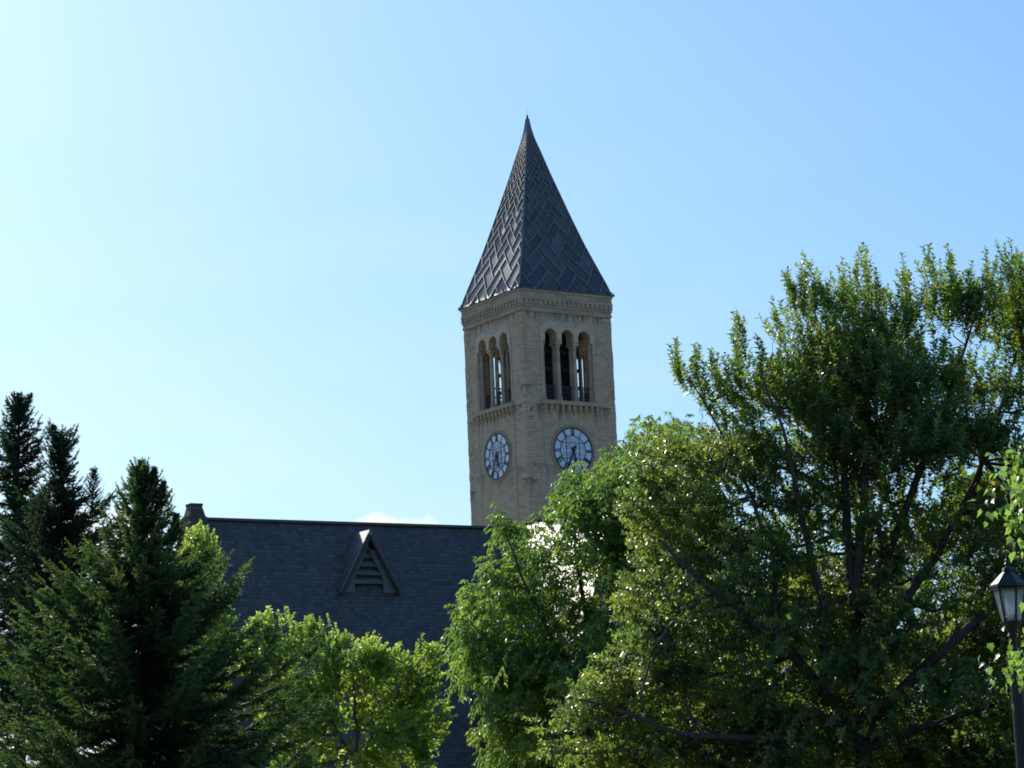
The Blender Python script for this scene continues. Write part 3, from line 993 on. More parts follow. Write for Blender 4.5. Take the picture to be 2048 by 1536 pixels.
for i in range(4):
    z = dzb + 0.75 + i * 0.52
    w_ = hw * 0.60 - i * 0.16
    mb.bar((dxm - w_, y0 + 0.22, z), (dxm + w_, y0 + 0.22, z), 0.42, 0.05, (0, -0.75, 0.6))
mb.build('louvre', M_TRIM, dormer)
mb = MB()
mb.poly([(dxm - hw * .98, y0 + 0.35, dzb - 0.05), (dxm + hw * .98, y0 + 0.35, dzb - 0.05), (dxm, y0 + 0.35, dza - 0.12)])
mb.build('back_board', M_TRIM_DARK, dormer)

# cross wing with its gable towards the viewer
wb = lloc(hit(1045, 1047, pB, nrm))
wx, wz = wb[0], wb[2]
WING = wx
wl_ = 9.2
# front apex seen at x=1145
best = min(np.arange(2, 40, 0.05), key=lambda L_: abs(((lambda q: (PW / 2 + FPX * q[0] / -q[2]))(CM.T @ (np.array([LB[0], LB[1], LIB_Z]) + TR * wx + TL * (-L_) + np.array([0, 0, wz]) - EYE))) - 1238))
wing = empty('cross_wing', (0, 0, 0)); wing.parent = lib
WS = radians(57); WHW = 8.0; HIP = 5.0
mb = MB()
ze = wz - WHW * tan(WS)
sl = WHW / cos(WS)
for s in (-1, 1):
    pts = [(wx, -best, wz), (wx + s * WHW, -best - HIP, ze), (wx + s * WHW, 0.0, ze), (wx, 0.0, wz)]
    uv = [(0, sl), (-HIP, 0), (best, 0), (best, sl)]
    if s < 0: pts, uv = pts[::-1], uv[::-1]
    mb.poly(pts, uv)
mb.poly([(wx - WHW, -best - HIP, ze), (wx + WHW, -best - HIP, ze), (wx, -best, wz)], [(0, 0), (2 * WHW, 0), (WHW, sl)])
M_WING = slate_mat('wing_slate', 0.27, spec=0.8, ior=1.7)
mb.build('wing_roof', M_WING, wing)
mb = MB()
mb.bar((wx, 0.0, wz - 0.03), (wx, -best, wz - 0.03), 0.26, 0.12, (0, 0, 1))
for s in (-1, 1):
    mb.bar((wx, -best, wz - 0.03), (wx + s * WHW, -best - HIP, ze - 0.03), 0.22, 0.10, (0, -0.6, 1))
mb.build('hip_cap', M_LEAD, wing)
mb = MB()
for s in (-1, 1):
    x = wx + s * (WHW - 0.4)
    P = [(x, -best - HIP + 0.4, 0), (x, -1, 0), (x, -1, ze + 0.3), (x, -best - HIP + 0.4, ze + 0.3)]
    mb.poly(P, [(0, 0), (best, 0), (best, 8), (0, 8)])
mb.poly([(wx - WHW + 0.4, -best - HIP + 0.4, 0), (wx + WHW - 0.4, -best - HIP + 0.4, 0), (wx + WHW - 0.4, -best - HIP + 0.4, ze + 0.3), (wx - WHW + 0.4, -best - HIP + 0.4, ze + 0.3)], [(0, 0), (15, 0), (15, 8), (0, 8)])
mb.build('wing_wall', M_STONE, wing)


# ------------------------------------------------------------------ trees
def nrmz(a): return a / np.maximum(np.linalg.norm(a, axis=-1, keepdims=True), 1e-9)


def inside(poly, P):
    poly = np.asarray(poly, float); x, y = P[:, 0], P[:, 1]
    r = np.zeros(len(P), bool); j = len(poly) - 1
    for i in range(len(poly)):
        xi, yi = poly[i]; xj, yj = poly[j]
        c = ((yi > y) != (yj > y)) & (x < (xj - xi) * (y - yi) / (yj - yi + 1e-12) + xi)
        r ^= c; j = i
    return r


def edge_dist(poly, P):
    poly = np.asarray(poly, float); d = np.full(len(P), 1e9)
    for i in range(len(poly)):
        a, b = poly[i - 1], poly[i]; ab = b - a
        t_ = np.clip(((P - a) @ ab) / (ab @ ab + 1e-12), 0, 1)
        d = np.minimum(d, np.linalg.norm(P - (a + t_[:, None] * ab), axis=1))
    return d


def at_many(P, Y):
    v = np.stack([(P[:, 0] - PW / 2) / FPX, -(P[:, 1] - PH / 2) / FPX, -np.ones(len(P))], 1) @ CM.T
    return EYE + v * (Y / v[:, 1])[:, None]


def crown_points(poly, Y, n, thick, rg, edge_px=0.0, minz=None):
    """n points filling a rounded volume whose outline is the crown's"""
    poly = np.asarray(poly, float)
    lo, hi = poly.min(0), poly.max(0)
    out = np.zeros((0, 2))
    while len(out) < n:
        P = rg.uniform(lo, hi, (n * 2, 2)); P = P[inside(poly, P)]
        if edge_px: P = P[edge_dist(poly, P) > edge_px]
        out = np.concatenate([out, P])
    out = out[:n]
    d = edge_dist(poly, out) * Y / FPX
    half = np.minimum(thick, 0.35 + np.sqrt(np.maximum(d, 0) * 1.6) * thick / sqrt(1.6 * 4.0))
    s = rg.uniform(-1, 1, n)
    return at_many(out, Y + s * half)


def tubes(paths, radii, sides=5):
    """paths (N,P,3), radii (N,P) -> V, F"""
    N, Pn, _ = paths.shape
    t_ = np.gradient(paths, axis=1); t_ = nrmz(t_)
    ref = np.where(np.abs(t_[..., 2:3]) > 0.9, np.array([1.0, 0, 0]), np.array([0, 0, 1.0]))
    a = nrmz(np.cross(t_, ref)); b = np.cross(t_, a)
    ang = np.arange(sides) * 2 * pi / sides
    V = paths[:, :, None, :] + radii[:, :, None, None] * (a[:, :, None, :] * np.cos(ang)[None, None, :, None] + b[:, :, None, :] * np.sin(ang)[None, None, :, None])
    idx = np.arange(N * Pn * sides).reshape(N, Pn, sides)
    r = np.roll(idx, -1, axis=2)
    F = np.stack([idx[:, :-1], r[:, :-1], r[:, 1:], idx[:, 1:]], -1).reshape(-1, 4)
    return V.reshape(-1, 3), F


def bez(p0, p1, p2, n):
    s = np.linspace(0, 1, n)[None, :, None]
    return (1 - s) ** 2 * p0[:, None] + 2 * s * (1 - s) * p1[:, None] + s ** 2 * p2[:, None]


def join(parts):
    V, F, o = [], [], 0
    for v, f in parts:
        V.append(v); F.append(f + o); o += len(v)
    return np.concatenate(V), np.concatenate(F)


def leaves(base, axis, nor, L, W, fold=0.25, droop=0.0):
    """folded pointed leaves: base (n,3), axis, normal unit; L,W (n,) -> V (n*4), F (n*2,3)"""
    side = nrmz(np.cross(axis, nor)); nor = np.cross(side, axis)
    L, W = L[:, None], W[:, None]
    mid = base + axis * L * 0.45
    v0 = base
    v1 = mid + side * W * 0.5 + nor * W * fold
    v2 = base + axis * L - nor * L * droop
    v3 = mid - side * W * 0.5 + nor * W * fold
    V = np.stack([v0, v1, v2, v3], 1).reshape(-1, 3)
    i = np.arange(len(base)) * 4
    F = np.stack([np.stack([i, i + 2, i + 1], 1), np.stack([i, i + 3, i + 2], 1)], 1).reshape(-1, 3)
    return V, F


def perp(axis, rg):
    r = rg.normal(size=axis.shape)
    return nrmz(np.cross(axis, r))


def grow(limb_pts, limb_rad, clump_c, shoot_b, rg, sides=5, twig=0.012, pull=0.25):
    """branches from limb nodes to clump centres and on to the foot of every shoot"""
    parts = []
    LP = np.array(limb_pts); LR = np.array(limb_rad)
    d = clump_c[:, None] - LP[None]
    cost = np.linalg.norm(d, axis=2) + 1.2 * np.maximum(0, LP[None, :, 2] - clump_c[:, None, 2])
    j = cost.argmin(1)
    p0 = LP[j]; r0 = np.minimum(LR[j] * 0.6, 0.02 + 0.014 * np.linalg.norm(clump_c - p0, axis=1))
    p1 = p0 * 0.45 + clump_c * 0.55; p1[:, 2] -= pull * np.linalg.norm(clump_c - p0, axis=1) * 0.5
    p1 += rg.normal(0, 0.15, p1.shape)
    path = bez(p0, p1, clump_c, 8)
    path[:, 1:-1] += rg.normal(0, 0.05, path[:, 1:-1].shape)
    rad = np.linspace(1, 0.3, 8)[None] * r0[:, None]
    parts.append(tubes(path, rad, sides))
    nodes = path[:, 3:].reshape(-1, 3)
    # secondary
    sb = shoot_b
    best = np.zeros(len(sb), int)
    for s in range(0, len(sb), 1500):
        dd = sb[s:s + 1500, None] - nodes[None]
        c_ = np.linalg.norm(dd, axis=2) + 0.6 * np.maximum(0, -dd[..., 2])
        best[s:s + 1500] = c_.argmin(1)
    q0 = nodes[best]
    q1 = 0.5 * (q0 + sb); q1[:, 2] -= 0.12 * np.linalg.norm(sb - q0, axis=1)
    path = bez(q0, q1, sb, 4)
    path[:, 1:-1] += rg.normal(0, 0.03, path[:, 1:-1].shape)
    parts.append(tubes(path, np.linspace(1.0, 0.55, 4)[None] * np.full((len(sb), 1), twig), 3))
    return parts


def limb(pix, Y, r0, r1, n=14, doff=None, rg=None):
    """limb along photo pixels at distance Y (+doff at the far end)"""
    P = np.array(pix, float)
    s = np.concatenate([[0], np.cumsum(np.linalg.norm(np.diff(P, axis=0), axis=1))]); s /= s[-1]
    u = np.linspace(0, 1, n)
    Q = np.stack([np.interp(u, s, P[:, 0]), np.interp(u, s, P[:, 1])], 1)
    # smooth
    for _ in range(2): Q[1:-1] = 0.25 * Q[:-2] + 0.5 * Q[1:-1] + 0.25 * Q[2:]
    Yv = Y + (doff or 0) * u ** 1.3
    W = at_many(Q, Yv)
    if rg is not None: W[1:-1] += rg.normal(0, 0.04, W[1:-1].shape)
    return W, np.linspace(r0, r1, n)


def make_tree(name, label, cat, base, limbs, crown_poly, Y, thick, n_clump, n_shoot, clump_sd, shoot_fn, lmat, bmat, seed, extra=None, edge_px=18, twig=0.012, clump_pow=1.0, group=None, hole=None, lanes=None, top_thin=0, low_thin=1):
    rg = np.random.default_rng(seed)
    root = empty(name, base)
    tag(root, label, cat, group)
    parts, LP, LR = [], [], []
    for W, R in limbs:
        parts.append(tubes(W[None], R[None], 9))
        LP.append(W); LR.append(R)
    cc = crown_points(crown_poly, Y, n_clump, thick, rg, edge_px)
    if extra is not None: cc = np.concatenate([cc, extra[0][::8] - np.array([0, 0, 0.15])])
    w = rg.random(n_clump) ** clump_pow + 0.25; w /= w.sum()
    ci = rg.choice(n_clump, n_shoot, p=w)
    sd = clump_sd * (0.6 + 0.8 * rg.random((n_clump, 1)))
    sb = cc[ci] + rg.normal(size=(n_shoot, 3)) * sd[ci] * np.array([1, 1, 0.75])
    # keep the shoots within the crown's outline
    q = (sb - EYE) @ CM
    px = np.stack([PW / 2 + FPX * q[:, 0] / -q[:, 2], PH / 2 - FPX * q[:, 1] / -q[:, 2]], 1)
    keep = inside(crown_poly, px)
    if lanes is not None:         # less foliage in front of the big limbs
        for pl_, wpx in lanes:
            pl_ = np.asarray(pl_, float); dm = np.full(len(px), 1e9)
            for a_, b_ in zip(pl_[:-1], pl_[1:]):
                u_ = np.clip(((px - a_) @ (b_ - a_)) / ((b_ - a_) @ (b_ - a_)), 0, 1)
                dm = np.minimum(dm, np.linalg.norm(px - (a_ + u_[:, None] * (b_ - a_)), axis=1))
            keep &= (dm > wpx) | (sb[:, 1] > Y - 2.0) | (rg.random(len(px)) < 0.72)
    if low_thin < 1:              # lighter, more open foliage low in the crown
        keep &= (px[:, 1] < 930) | (px[:, 0] > 1900) | (rg.random(len(px)) < low_thin)
    if hole is not None:          # a thinner part of the crown
        keep &= ~inside(hole[0], px) | (rg.random(len(px)) < hole[1])
    keep_idx = np.where(keep)[0]
    sb, ci = sb[keep], ci[keep]
    if top_thin:                  # open sprays along the upper outline
        thin = (edge_dist(crown_poly, px[keep_idx]) < top_thin) & (px[keep_idx][:, 1] < 900) & (rg.random(len(sb)) < 0.36)
        sb = sb[~thin]
    cen = cc.mean(0)
    outw = nrmz(sb - cen)
    if extra is not None:
        sb = np.concatenate([sb, extra[0]]); outw = np.concatenate([outw, extra[1]])
    parts += grow(np.concatenate(LP), np.concatenate(LR), cc, sb, rg, twig=twig)
    V, F, tw = shoot_fn(sb, outw, rg)
    parts += tw
    off = np.array(base)
    bv, bf = join(parts)
    link('trunk', np_mesh('trunk', bv - off, bf, smooth=True), bmat, root)
    nl = len(F) // 2
    lb = V[::len(V) // nl][:nl]
    pat = np.sin(lb[:, 0] * 1.9 + 1.3 * np.sin(lb[:, 2] * 0.9)) * np.sin(lb[:, 1] * 1.7 + 0.6) + np.sin(lb[:, 2] * 2.3 + lb[:, 0] * 0.8)
    var = np.repeat(np.clip(0.46 + 0.20 * pat + rg.normal(0, 0.2, nl), 0, 1), 2)  # leaf variety, plus lit and shaded patches painted in by clump
    link('crown', np_mesh('crown', V - off, F, var), lmat, root)
    print(name, 'leaves', nl)
    return root


def upright_shoots(M=26, L0=0.55, L1=1.2, leaf=(0.13, 0.055), upw=1.1, spread=0.85, ow=0.55):
    def fn(sb, outw, rg):
        n = len(sb)
        hz = (sb[:, 2] - sb[:, 2].min()) / np.ptp(sb[:, 2])
        up_n = upw * (0.12 + 0.88 * np.clip(hz * 1.15, 0, 1) ** 1.4)          # upright near the top, spreading lower down
        d = nrmz(outw * ow + np.array([0, 0, 1.0]) * up_n[:, None] + rg.normal(0, 0.34, (n, 3)))
        L = rg.uniform(L0, L1, n)
        s = np.linspace(0.05, 1.0, M)[None, :] * np.ones((n, 1))
        pos = sb[:, None] + d[:, None] * (s * L[:, None])[..., None]
        a = perp(d, rg); b = np.cross(d, a)
        ph = rg.uniform(0, 6.28, (n, 1)) + np.arange(M)[None] * 2.4
        rad = a[:, None] * np.cos(ph)[..., None] + b[:, None] * np.sin(ph)[..., None]
        ax = nrmz(rad * spread + d[:, None] * (0.35 + 0.5 * s)[..., None] + rg.normal(0, 0.22, (n, M, 3)))
        nr = nrmz(d[:, None] + np.array([0, 0, 0.5]) + rg.normal(0, 0.35, (n, M, 3)))
        sc = rg.uniform(0.5, 1.35, (n, M)) * (1.08 - 0.32 * s)
        V, F = leaves(pos.reshape(-1, 3), ax.reshape(-1, 3), nr.reshape(-1, 3), (leaf[0] * sc).ravel(), (leaf[1] * sc).ravel())
        path = sb[:, None] + d[:, None] * (np.linspace(0, 1, 3)[None] * L[:, None])[..., None]
        return V, F, [tubes(path, np.array([[0.011, 0.008, 0.004]]) * np.ones((n, 1)), 3)]
    return fn


def drooping_shoots(M=5, K=7, leaf=(0.16, 0.045), fl=0.38):
    """twigs with M pinnate leaves of 2K+1 hanging leaflets"""
    def fn(sb, outw, rg):
        n = len(sb)
        d = nrmz(outw * 0.8 + np.array([0, 0, 0.35]) + rg.normal(0, 0.45, (n, 3)))
        L = rg.uniform(0.35, 0.8, n)
        s = np.linspace(0.15, 1.0, M)[None, :] * np.ones((n, 1))
        pos = (sb[:, None] + d[:, None] * (s * L[:, None])[..., None]).reshape(-1, 3)
        dd = np.repeat(d, M, 0)
        rach = nrmz(perp(dd, rg) * 0.9 + dd * 0.5 + np.array([0, 0, -0.25]) + rg.normal(0, 0.2, dd.shape))
        RL_ = rg.uniform(0.7, 1.2, len(pos)) * fl
        tt = np.linspace(0.2, 1.0, K)
        pts, axs = [], []
        side = nrmz(np.cross(rach, np.array([0, 0, 1.0]) + rg.normal(0, 0.1, rach.shape)))
        for k, q in enumerate(tt):
            p = pos + rach * (RL_ * q)[:, None] - np.array([0, 0, 1.0]) * (RL_ * 0.55 * q * q)[:, None]
            for sg in (-1, 1):
                pts.append(p); axs.append(nrmz(side * sg * 0.75 + rach * 0.5 + np.array([0, 0, -0.75]) + rg.normal(0, 0.25, p.shape)))
        pts, axs = np.concatenate(pts), np.concatenate(axs)
        nr = nrmz(np.array([0, 0, 0.7]) + rg.normal(0, 0.5, pts.shape))
        sc = rg.uniform(0.7, 1.2, len(pts))
        V, F = leaves(pts, axs, nr, leaf[0] * sc, leaf[1] * sc, 0.15, 0.12)
        path = sb[:, None] + d[:, None] * (np.linspace(0, 1, 3)[None] * L[:, None])[..., None]
        return V, F, [tubes(path, np.array([[0.011, 0.008, 0.004]]) * np.ones((n, 1)), 3)]
    return fn


M_BARK = bark_mat('grey_brown_bark', (0.028, 0.024, 0.020), (0.095, 0.083, 0.070))
M_BARK_LIGHT = bark_mat('pale_bark', (0.06, 0.05, 0.04), (0.16, 0.14, 0.115))
M_LEAF_BIG = leaf_mat('glossy_oval_leaf', (0.020, 0.040, 0.013), (0.066, 0.102, 0.028), (0.40, 0.56, 0.07), 0.48, 0.36, 0.6)
M_LEAF_MID = leaf_mat('hanging_leaflet', (0.03, 0.062, 0.016), (0.07, 0.125, 0.032), (0.40, 0.62, 0.085), 0.50, 0.38, 0.5)
M_LEAF_LIGHT = leaf_mat('light_round_leaf', (0.05, 0.085, 0.018), (0.11, 0.18, 0.035), (0.64, 0.84, 0.12), 0.62, 0.34, 0.5)
M_NEEDLE_SHADE = leaf_mat('shaded_spruce_needle', (0.010, 0.022, 0.015), (0.034, 0.060, 0.028), (0.09, 0.18, 0.05), 0.26, 0.6, 0.18)  # spruce needle darkened: backlit shade of the two farther trees put into the colour
M_LEAF_BACK = leaf_mat('dark_leaf', (0.02, 0.042, 0.014), (0.055, 0.095, 0.028), (0.20, 0.32, 0.05), 0.4, 0.4, 0.4)
M_LEAF_MAPLE = leaf_mat('maple_leaf', (0.05, 0.085, 0.025), (0.10, 0.17, 0.040), (0.50, 0.78, 0.09), 0.45, 0.36, 0.9)
M_NEEDLE = leaf_mat('spruce_needle', (0.012, 0.026, 0.017), (0.058, 0.095, 0.032), (0.20, 0.34, 0.06), 0.32, 0.55, 0.22)

# --- big tree on the right
Y1 = 75.0
rgl = np.random.default_rng(21)
b1 = at(1735, 1560, Y1 - 1.7); g1 = float(ground_z(Y1 - 1.7)); b1 = np.array([b1[0] + 0.1, Y1 - 1.7, g1 - 0.1])
YB1 = Y1 - 1.7
tr1, rr1 = limb([(1728, 1540), (1724, 1440), (1715, 1320), (1708, 1230), (1716, 1150), (1722, 1050), (1730, 920), (1740, 780), (1735, 640)], YB1, 0.30, 0.03, 18, 0, rgl)
tr1 = np.concatenate([[b1], tr1]); rr1 = np.concatenate([[0.42], rr1])
LIMBS1 = [(tr1, rr1),
          limb([(1722, 1500), (1672, 1420), (1612, 1330), (1540, 1270), (1440, 1190), (1370, 1140), (1320, 1080)], YB1, 0.25, 0.04, 16, -2.2, rgl),
          limb([(1652, 1390), (1650, 1240), (1642, 1170), (1612, 1080), (1592, 960), (1560, 830), (1520, 740)], YB1 - 0.7, 0.17, 0.025, 16, -1.0, rgl),
          limb([(1556, 1285), (1548, 1200), (1552, 1120), (1500, 980), (1440, 860), (1380, 760)], YB1 - 1.2, 0.11, 0.02, 14, 1.5, rgl),
          limb([(1712, 1230), (1700, 1100), (1690, 960), (1662, 800), (1625, 600)], YB1, 0.20, 0.02, 16, 2.0, rgl),
          limb([(1720, 1240), (1790, 1080), (1860, 900), (1925, 720), (1960, 600)], YB1, 0.19, 0.02, 16, 2.8, rgl),
          limb([(1722, 1330), (1830, 1180), (1930, 1010), (2010, 820), (2050, 620)], YB1, 0.18, 0.02, 16, 3.2, rgl),
          limb([(1724, 1460), (1850, 1330), (2000, 1200), (2150, 1050), (2260, 850)], YB1, 0.22, 0.025, 16, -2.5, rgl),
          limb([(1726, 1500), (1880, 1440), (2040, 1400), (2200, 1350)], YB1, 0.16, 0.03, 14, 2.5, rgl),
          limb([(1700, 1492), (1560, 1472), (1430, 1478), (1340, 1462), (1240, 1420), (1160, 1400)], YB1 - 0.3, 0.17, 0.03, 16, -2.8, rgl),
          limb([(1400, 1200), (1340, 1250), (1300, 1310), (1280, 1400)], YB1 - 1.9, 0.07, 0.02, 10, -0.8, rgl),
          limb([(1690, 1000), (1600, 940), (1500, 930), (1400, 880)], YB1 + 1.0, 0.10, 0.02, 12, 1.0, rgl)]
POLY1 = [(1345, 715), (1365, 705), (1400, 745), (1430, 720), (1455, 760), (1475, 735), (1470, 650), (1500, 690), (1530, 690), (1552, 620), (1580, 640), (1575, 560), (1612, 540),
         (1645, 590), (1690, 600), (1712, 530), (1735, 560), (1750, 600), (1790, 605), (1812, 560), (1835, 600), (1852, 525), (1880, 580), (1902, 530), (1920, 600), (1950, 590), (1975, 560), (2000, 530),
         (2060, 520), (2200, 540), (2350, 700), (2450, 950), (2450, 1300), (2350, 1580), (1300, 1600), (1110, 1560), (1080, 1440), (1180, 1360), (1240, 1270), (1270, 1130), (1265, 1000), (1275, 900), (1350, 870),
         (1440, 880), (1385, 800)]
# leading shoots that stand above the crown
TIPS = [(1350, 700, 1362, 740), (1350, 742, 1385, 770), (1388, 705, 1402, 760), (1428, 710, 1440, 770), (1474, 700, 1482, 760), (1478, 640, 1490, 690), (1470, 672, 1500, 720),
        (1550, 622, 1565, 680), (1572, 552, 1592, 600), (1612, 530, 1632, 600), (1640, 575, 1650, 640), (1722, 506, 1738, 580), (1685, 545, 1690, 620), (1758, 560, 1752, 620), (1812, 540, 1815, 610), (1856, 502, 1872, 570),
        (1904, 508, 1905, 575), (1938, 545, 1945, 610), (1975, 520, 1980, 590), (2010, 507, 2025, 570), (2040, 520, 2050, 590), (1600, 590, 1625, 650), (1660, 590, 1668, 650), (1520, 690, 1530, 750), (1405, 800, 1440, 830)]
ex_b, ex_o = [], []
for (tx, ty, bx, by) in TIPS:
    for q in range(8):
        dY = Y1 + rgl.uniform(-0.8, 0.8)
        s = q / 8.0
        p0 = at(bx + (tx - bx) * s * 1.1 + rgl.normal(0, 3), by + (ty - by) * s + rgl.normal(0, 4) + 12, dY); p1 = at(tx, ty, dY)
        ex_b.append(p0); ex_o.append((p1 - p0) / np.linalg.norm(p1 - p0) * 1.6)
make_tree('shade_tree', 'tallest broadleaf tree, dark glossy crown of upright shoots on bent limbs behind the lamp', 'tree',
          b1, LIMBS1, POLY1, Y1, 4.0, 380, 19500, 0.62, upright_shoots(19, 0.40, 0.95, (0.205, 0.118), 0.9, 1.15, 0.75), M_LEAF_BIG, M_BARK, 101, (np.array(ex_b), np.array(ex_o)), 14,
          top_thin=60, low_thin=0.73, hole=([(1860, 660), (2040, 640), (2060, 990), (1900, 1010), (1840, 850)], 1.0), lanes=[([(1728, 1540), (1715, 1320), (1710, 1200)], 34), ([(1700, 1480), (1612, 1330), (1540, 1270), (1440, 1190)], 36), ([(1652, 1390), (1645, 1200), (1612, 1080), (1590, 980)], 28),
                 ([(1556, 1285), (1550, 1160)], 24), ([(1700, 1492), (1430, 1478), (1300, 1450)], 24)])

# --- middle tree with hanging leaves
Y2 = 100.0
b2 = at(1190, 1560, Y2); b2 = np.array([b2[0], Y2, float(ground_z(Y2)) - 0.1])
t2, r2 = limb([(1190, 1560), (1195, 1480), (1205, 1380), (1215, 1250), (1230, 1120), (1265, 980), (1300, 870)], Y2, 0.26, 0.03, 16, 0, rgl)
t2 = np.concatenate([[b2], t2]); r2 = np.concatenate([[0.34], r2])
LIMBS2 = [(t2, r2),
          limb([(1198, 1440), (1140, 1340), (1080, 1230), (1030, 1120), (1005, 1050)], Y2, 0.16, 0.02, 14, -2, rgl),
          limb([(1205, 1350), (1170, 1220), (1150, 1100), (1145, 980)], Y2, 0.15, 0.02, 14, 1, rgl),
          limb([(1196, 1470), (1100, 1400), (1000, 1320), (930, 1210)], Y2, 0.14, 0.02, 14, 1.5, rgl),
          limb([(1196, 1490), (1100, 1460), (1000, 1440), (940, 1400)], Y2, 0.11, 0.02, 14, -1.5, rgl),
          limb([(1210, 1330), (1280, 1200), (1340, 1050), (1370, 920)], Y2, 0.15, 0.02, 14, 2, rgl)]
POLY2 = [(1300, 835), (1262, 850), (1248, 890), (1222, 905), (1190, 945), (1150, 950), (1125, 985), (1095, 985), (1085, 1040), (1055, 1060), (1030, 1050), (1000, 1022), (995, 1070), (980, 1120), (978, 1165), (938, 1165), (918, 1195),
         (930, 1260), (922, 1290), (900, 1325), (915, 1350), (940, 1395), (958, 1440), (975, 1500), (1010, 1560), (1300, 1600), (1450, 1450), (1450, 1000), (1400, 860), (1345, 840)]
make_tree('drooping_tree', 'bright green tree with long hanging leaflets in front of the tower foot and glinting roof', 'tree',
          b2, LIMBS2, POLY2, Y2, 4.0, 150, 4400, 0.85, drooping_shoots(4, 5, (0.28, 0.085), 0.45), M_LEAF_MID, M_BARK, 102, None, 16, hole=([(1000, 1060), (1050, 1050), (1130, 1025), (1160, 1050), (1240, 1095), (1220, 1290), (1120, 1330), (1065, 1260), (1005, 1130)], 0.55))

# --- trees further back, seen through the big crown
for (lab, cx, top, w_, Yb, sd_) in (('dark leafy tree further back, glimpsed through the tallest crown just left of its trunk', 1530, 1075, 250, 124.0, 105),
                                    ('dark leafy tree further back, filling the gaps low down behind the lamp post', 2000, 1010, 330, 118.0, 106)):
    bb = at(cx, 1500, Yb); bb = np.array([bb[0], Yb, float(ground_z(Yb)) - 0.1])
    tb, rb_ = limb([(cx, 1560), (cx + 4, 1440), (cx - 3, 1300), (cx, top + 70)], Yb, 0.26, 0.04, 12, 0, rgl)
    tb = np.concatenate([[bb], tb]); rb_ = np.concatenate([[0.34], rb_])
    pl = [(cx - w_, 1590), (cx - w_ * 1.05, 1400), (cx - w_ * 0.95, 1230), (cx - w_ * 0.7, top + 70), (cx - w_ * 0.35, top + 20), (cx, top), (cx + w_ * 0.4, top + 22), (cx + w_ * 0.75, top + 85), (cx + w_, 1250), (cx + w_ * 1.05, 1420), (cx + w_, 1590)]
    make_tree('background_tree', lab, 'tree', bb, [(tb, rb_), limb([(cx, 1480), (cx - w_ * .3, 1350), (cx - w_ * .6, 1230)], Yb, 0.14, 0.02, 10, -1, rgl), limb([(cx, 1460), (cx + w_ * .3, 1340), (cx + w_ * .6, 1220)], Yb, 0.14, 0.02, 10, 1, rgl)],
              pl, Yb, 4.5, 150, 4200, 0.95, upright_shoots(14, 0.5, 1.0, (0.26, 0.15), 0.6, 1.1, 0.7), M_LEAF_BACK, M_BARK, sd_, None, 20)

# --- small light tree
Y3 = 94.0
b3 = at(720, 1560, Y3); b3 = np.array([b3[0], Y3, float(ground_z(Y3)) - 0.1])
t3, r3 = limb([(720, 1590), (716, 1500), (712, 1420), (705, 1340)], Y3, 0.15, 0.03, 12, 0, rgl)
t3 = np.concatenate([[b3], t3]); r3 = np.concatenate([[0.19], r3])
LIMBS3 = [(t3, r3), limb([(718, 1540), (660, 1430), (610, 1330), (570, 1270)], Y3, 0.09, 0.015, 12, -1, rgl),
          limb([(717, 1520), (770, 1430), (820, 1340), (850, 1290)], Y3, 0.09, 0.015, 12, 1, rgl), limb([(718, 1560), (800, 1490), (870, 1450)], Y3, 0.08, 0.015, 12, -1, rgl)]
POLY3 = [(505, 1262), (530, 1228), (585, 1232), (590, 1270), (612, 1255), (632, 1235), (662, 1240), (680, 1285), (700, 1275), (722, 1292), (745, 1262), (752, 1300), (775, 1312), (800, 1290), (808, 1262), (840, 1258), (872, 1290),
         (878, 1340), (870, 1380), (900, 1440), (880, 1475), (870, 1500), (855, 1530), (860, 1600), (560, 1600), (520, 1450), (440, 1310)]
make_tree('young_tree', 'low yellow-green tree with small shiny leaves in front of the slate roof', 'tree',
          b3, LIMBS3, POLY3, Y3, 1.6, 120, 3400, 0.38, upright_shoots(18, 0.25, 0.6, (0.15, 0.12), 0.8, 0.9, 0.7), M_LEAF_LIGHT, M_BARK_LIGHT, 103, None, 8, 0.008)

# --- light tree peeping out behind the spruce
Y4 = 72.0
b4 = at(395, 1560, Y4); b4 = np.array([b4[0], Y4, float(ground_z(Y4)) - 0.1])
t4, r4 = limb([(395, 1580), (395, 1400), (400, 1250), (402, 1120)], Y4, 0.14, 0.02, 12, 0, rgl)
t4 = np.concatenate([[b4], t4]); r4 = np.concatenate([[0.17], r4])
POLY4 = [(350, 1140), (375, 1075), (400, 1055), (425, 1075), (435, 1120), (440, 1160), (455, 1230), (468, 1290), (450, 1400), (445, 1500), (350, 1510), (325, 1380), (330, 1230)]
make_tree('slender_tree', 'slim yellow-green tree peeping out between the dark spruce and gable end of the slate roof', 'tree',
          b4, [(t4, r4)], POLY4, Y4, 0.9, 80, 1900, 0.28, upright_shoots(18, 0.22, 0.5, (0.115, 0.085), 0.9, 0.8, 0.6), M_LEAF_LIGHT, M_BARK_LIGHT, 104, None, 5, 0.007)


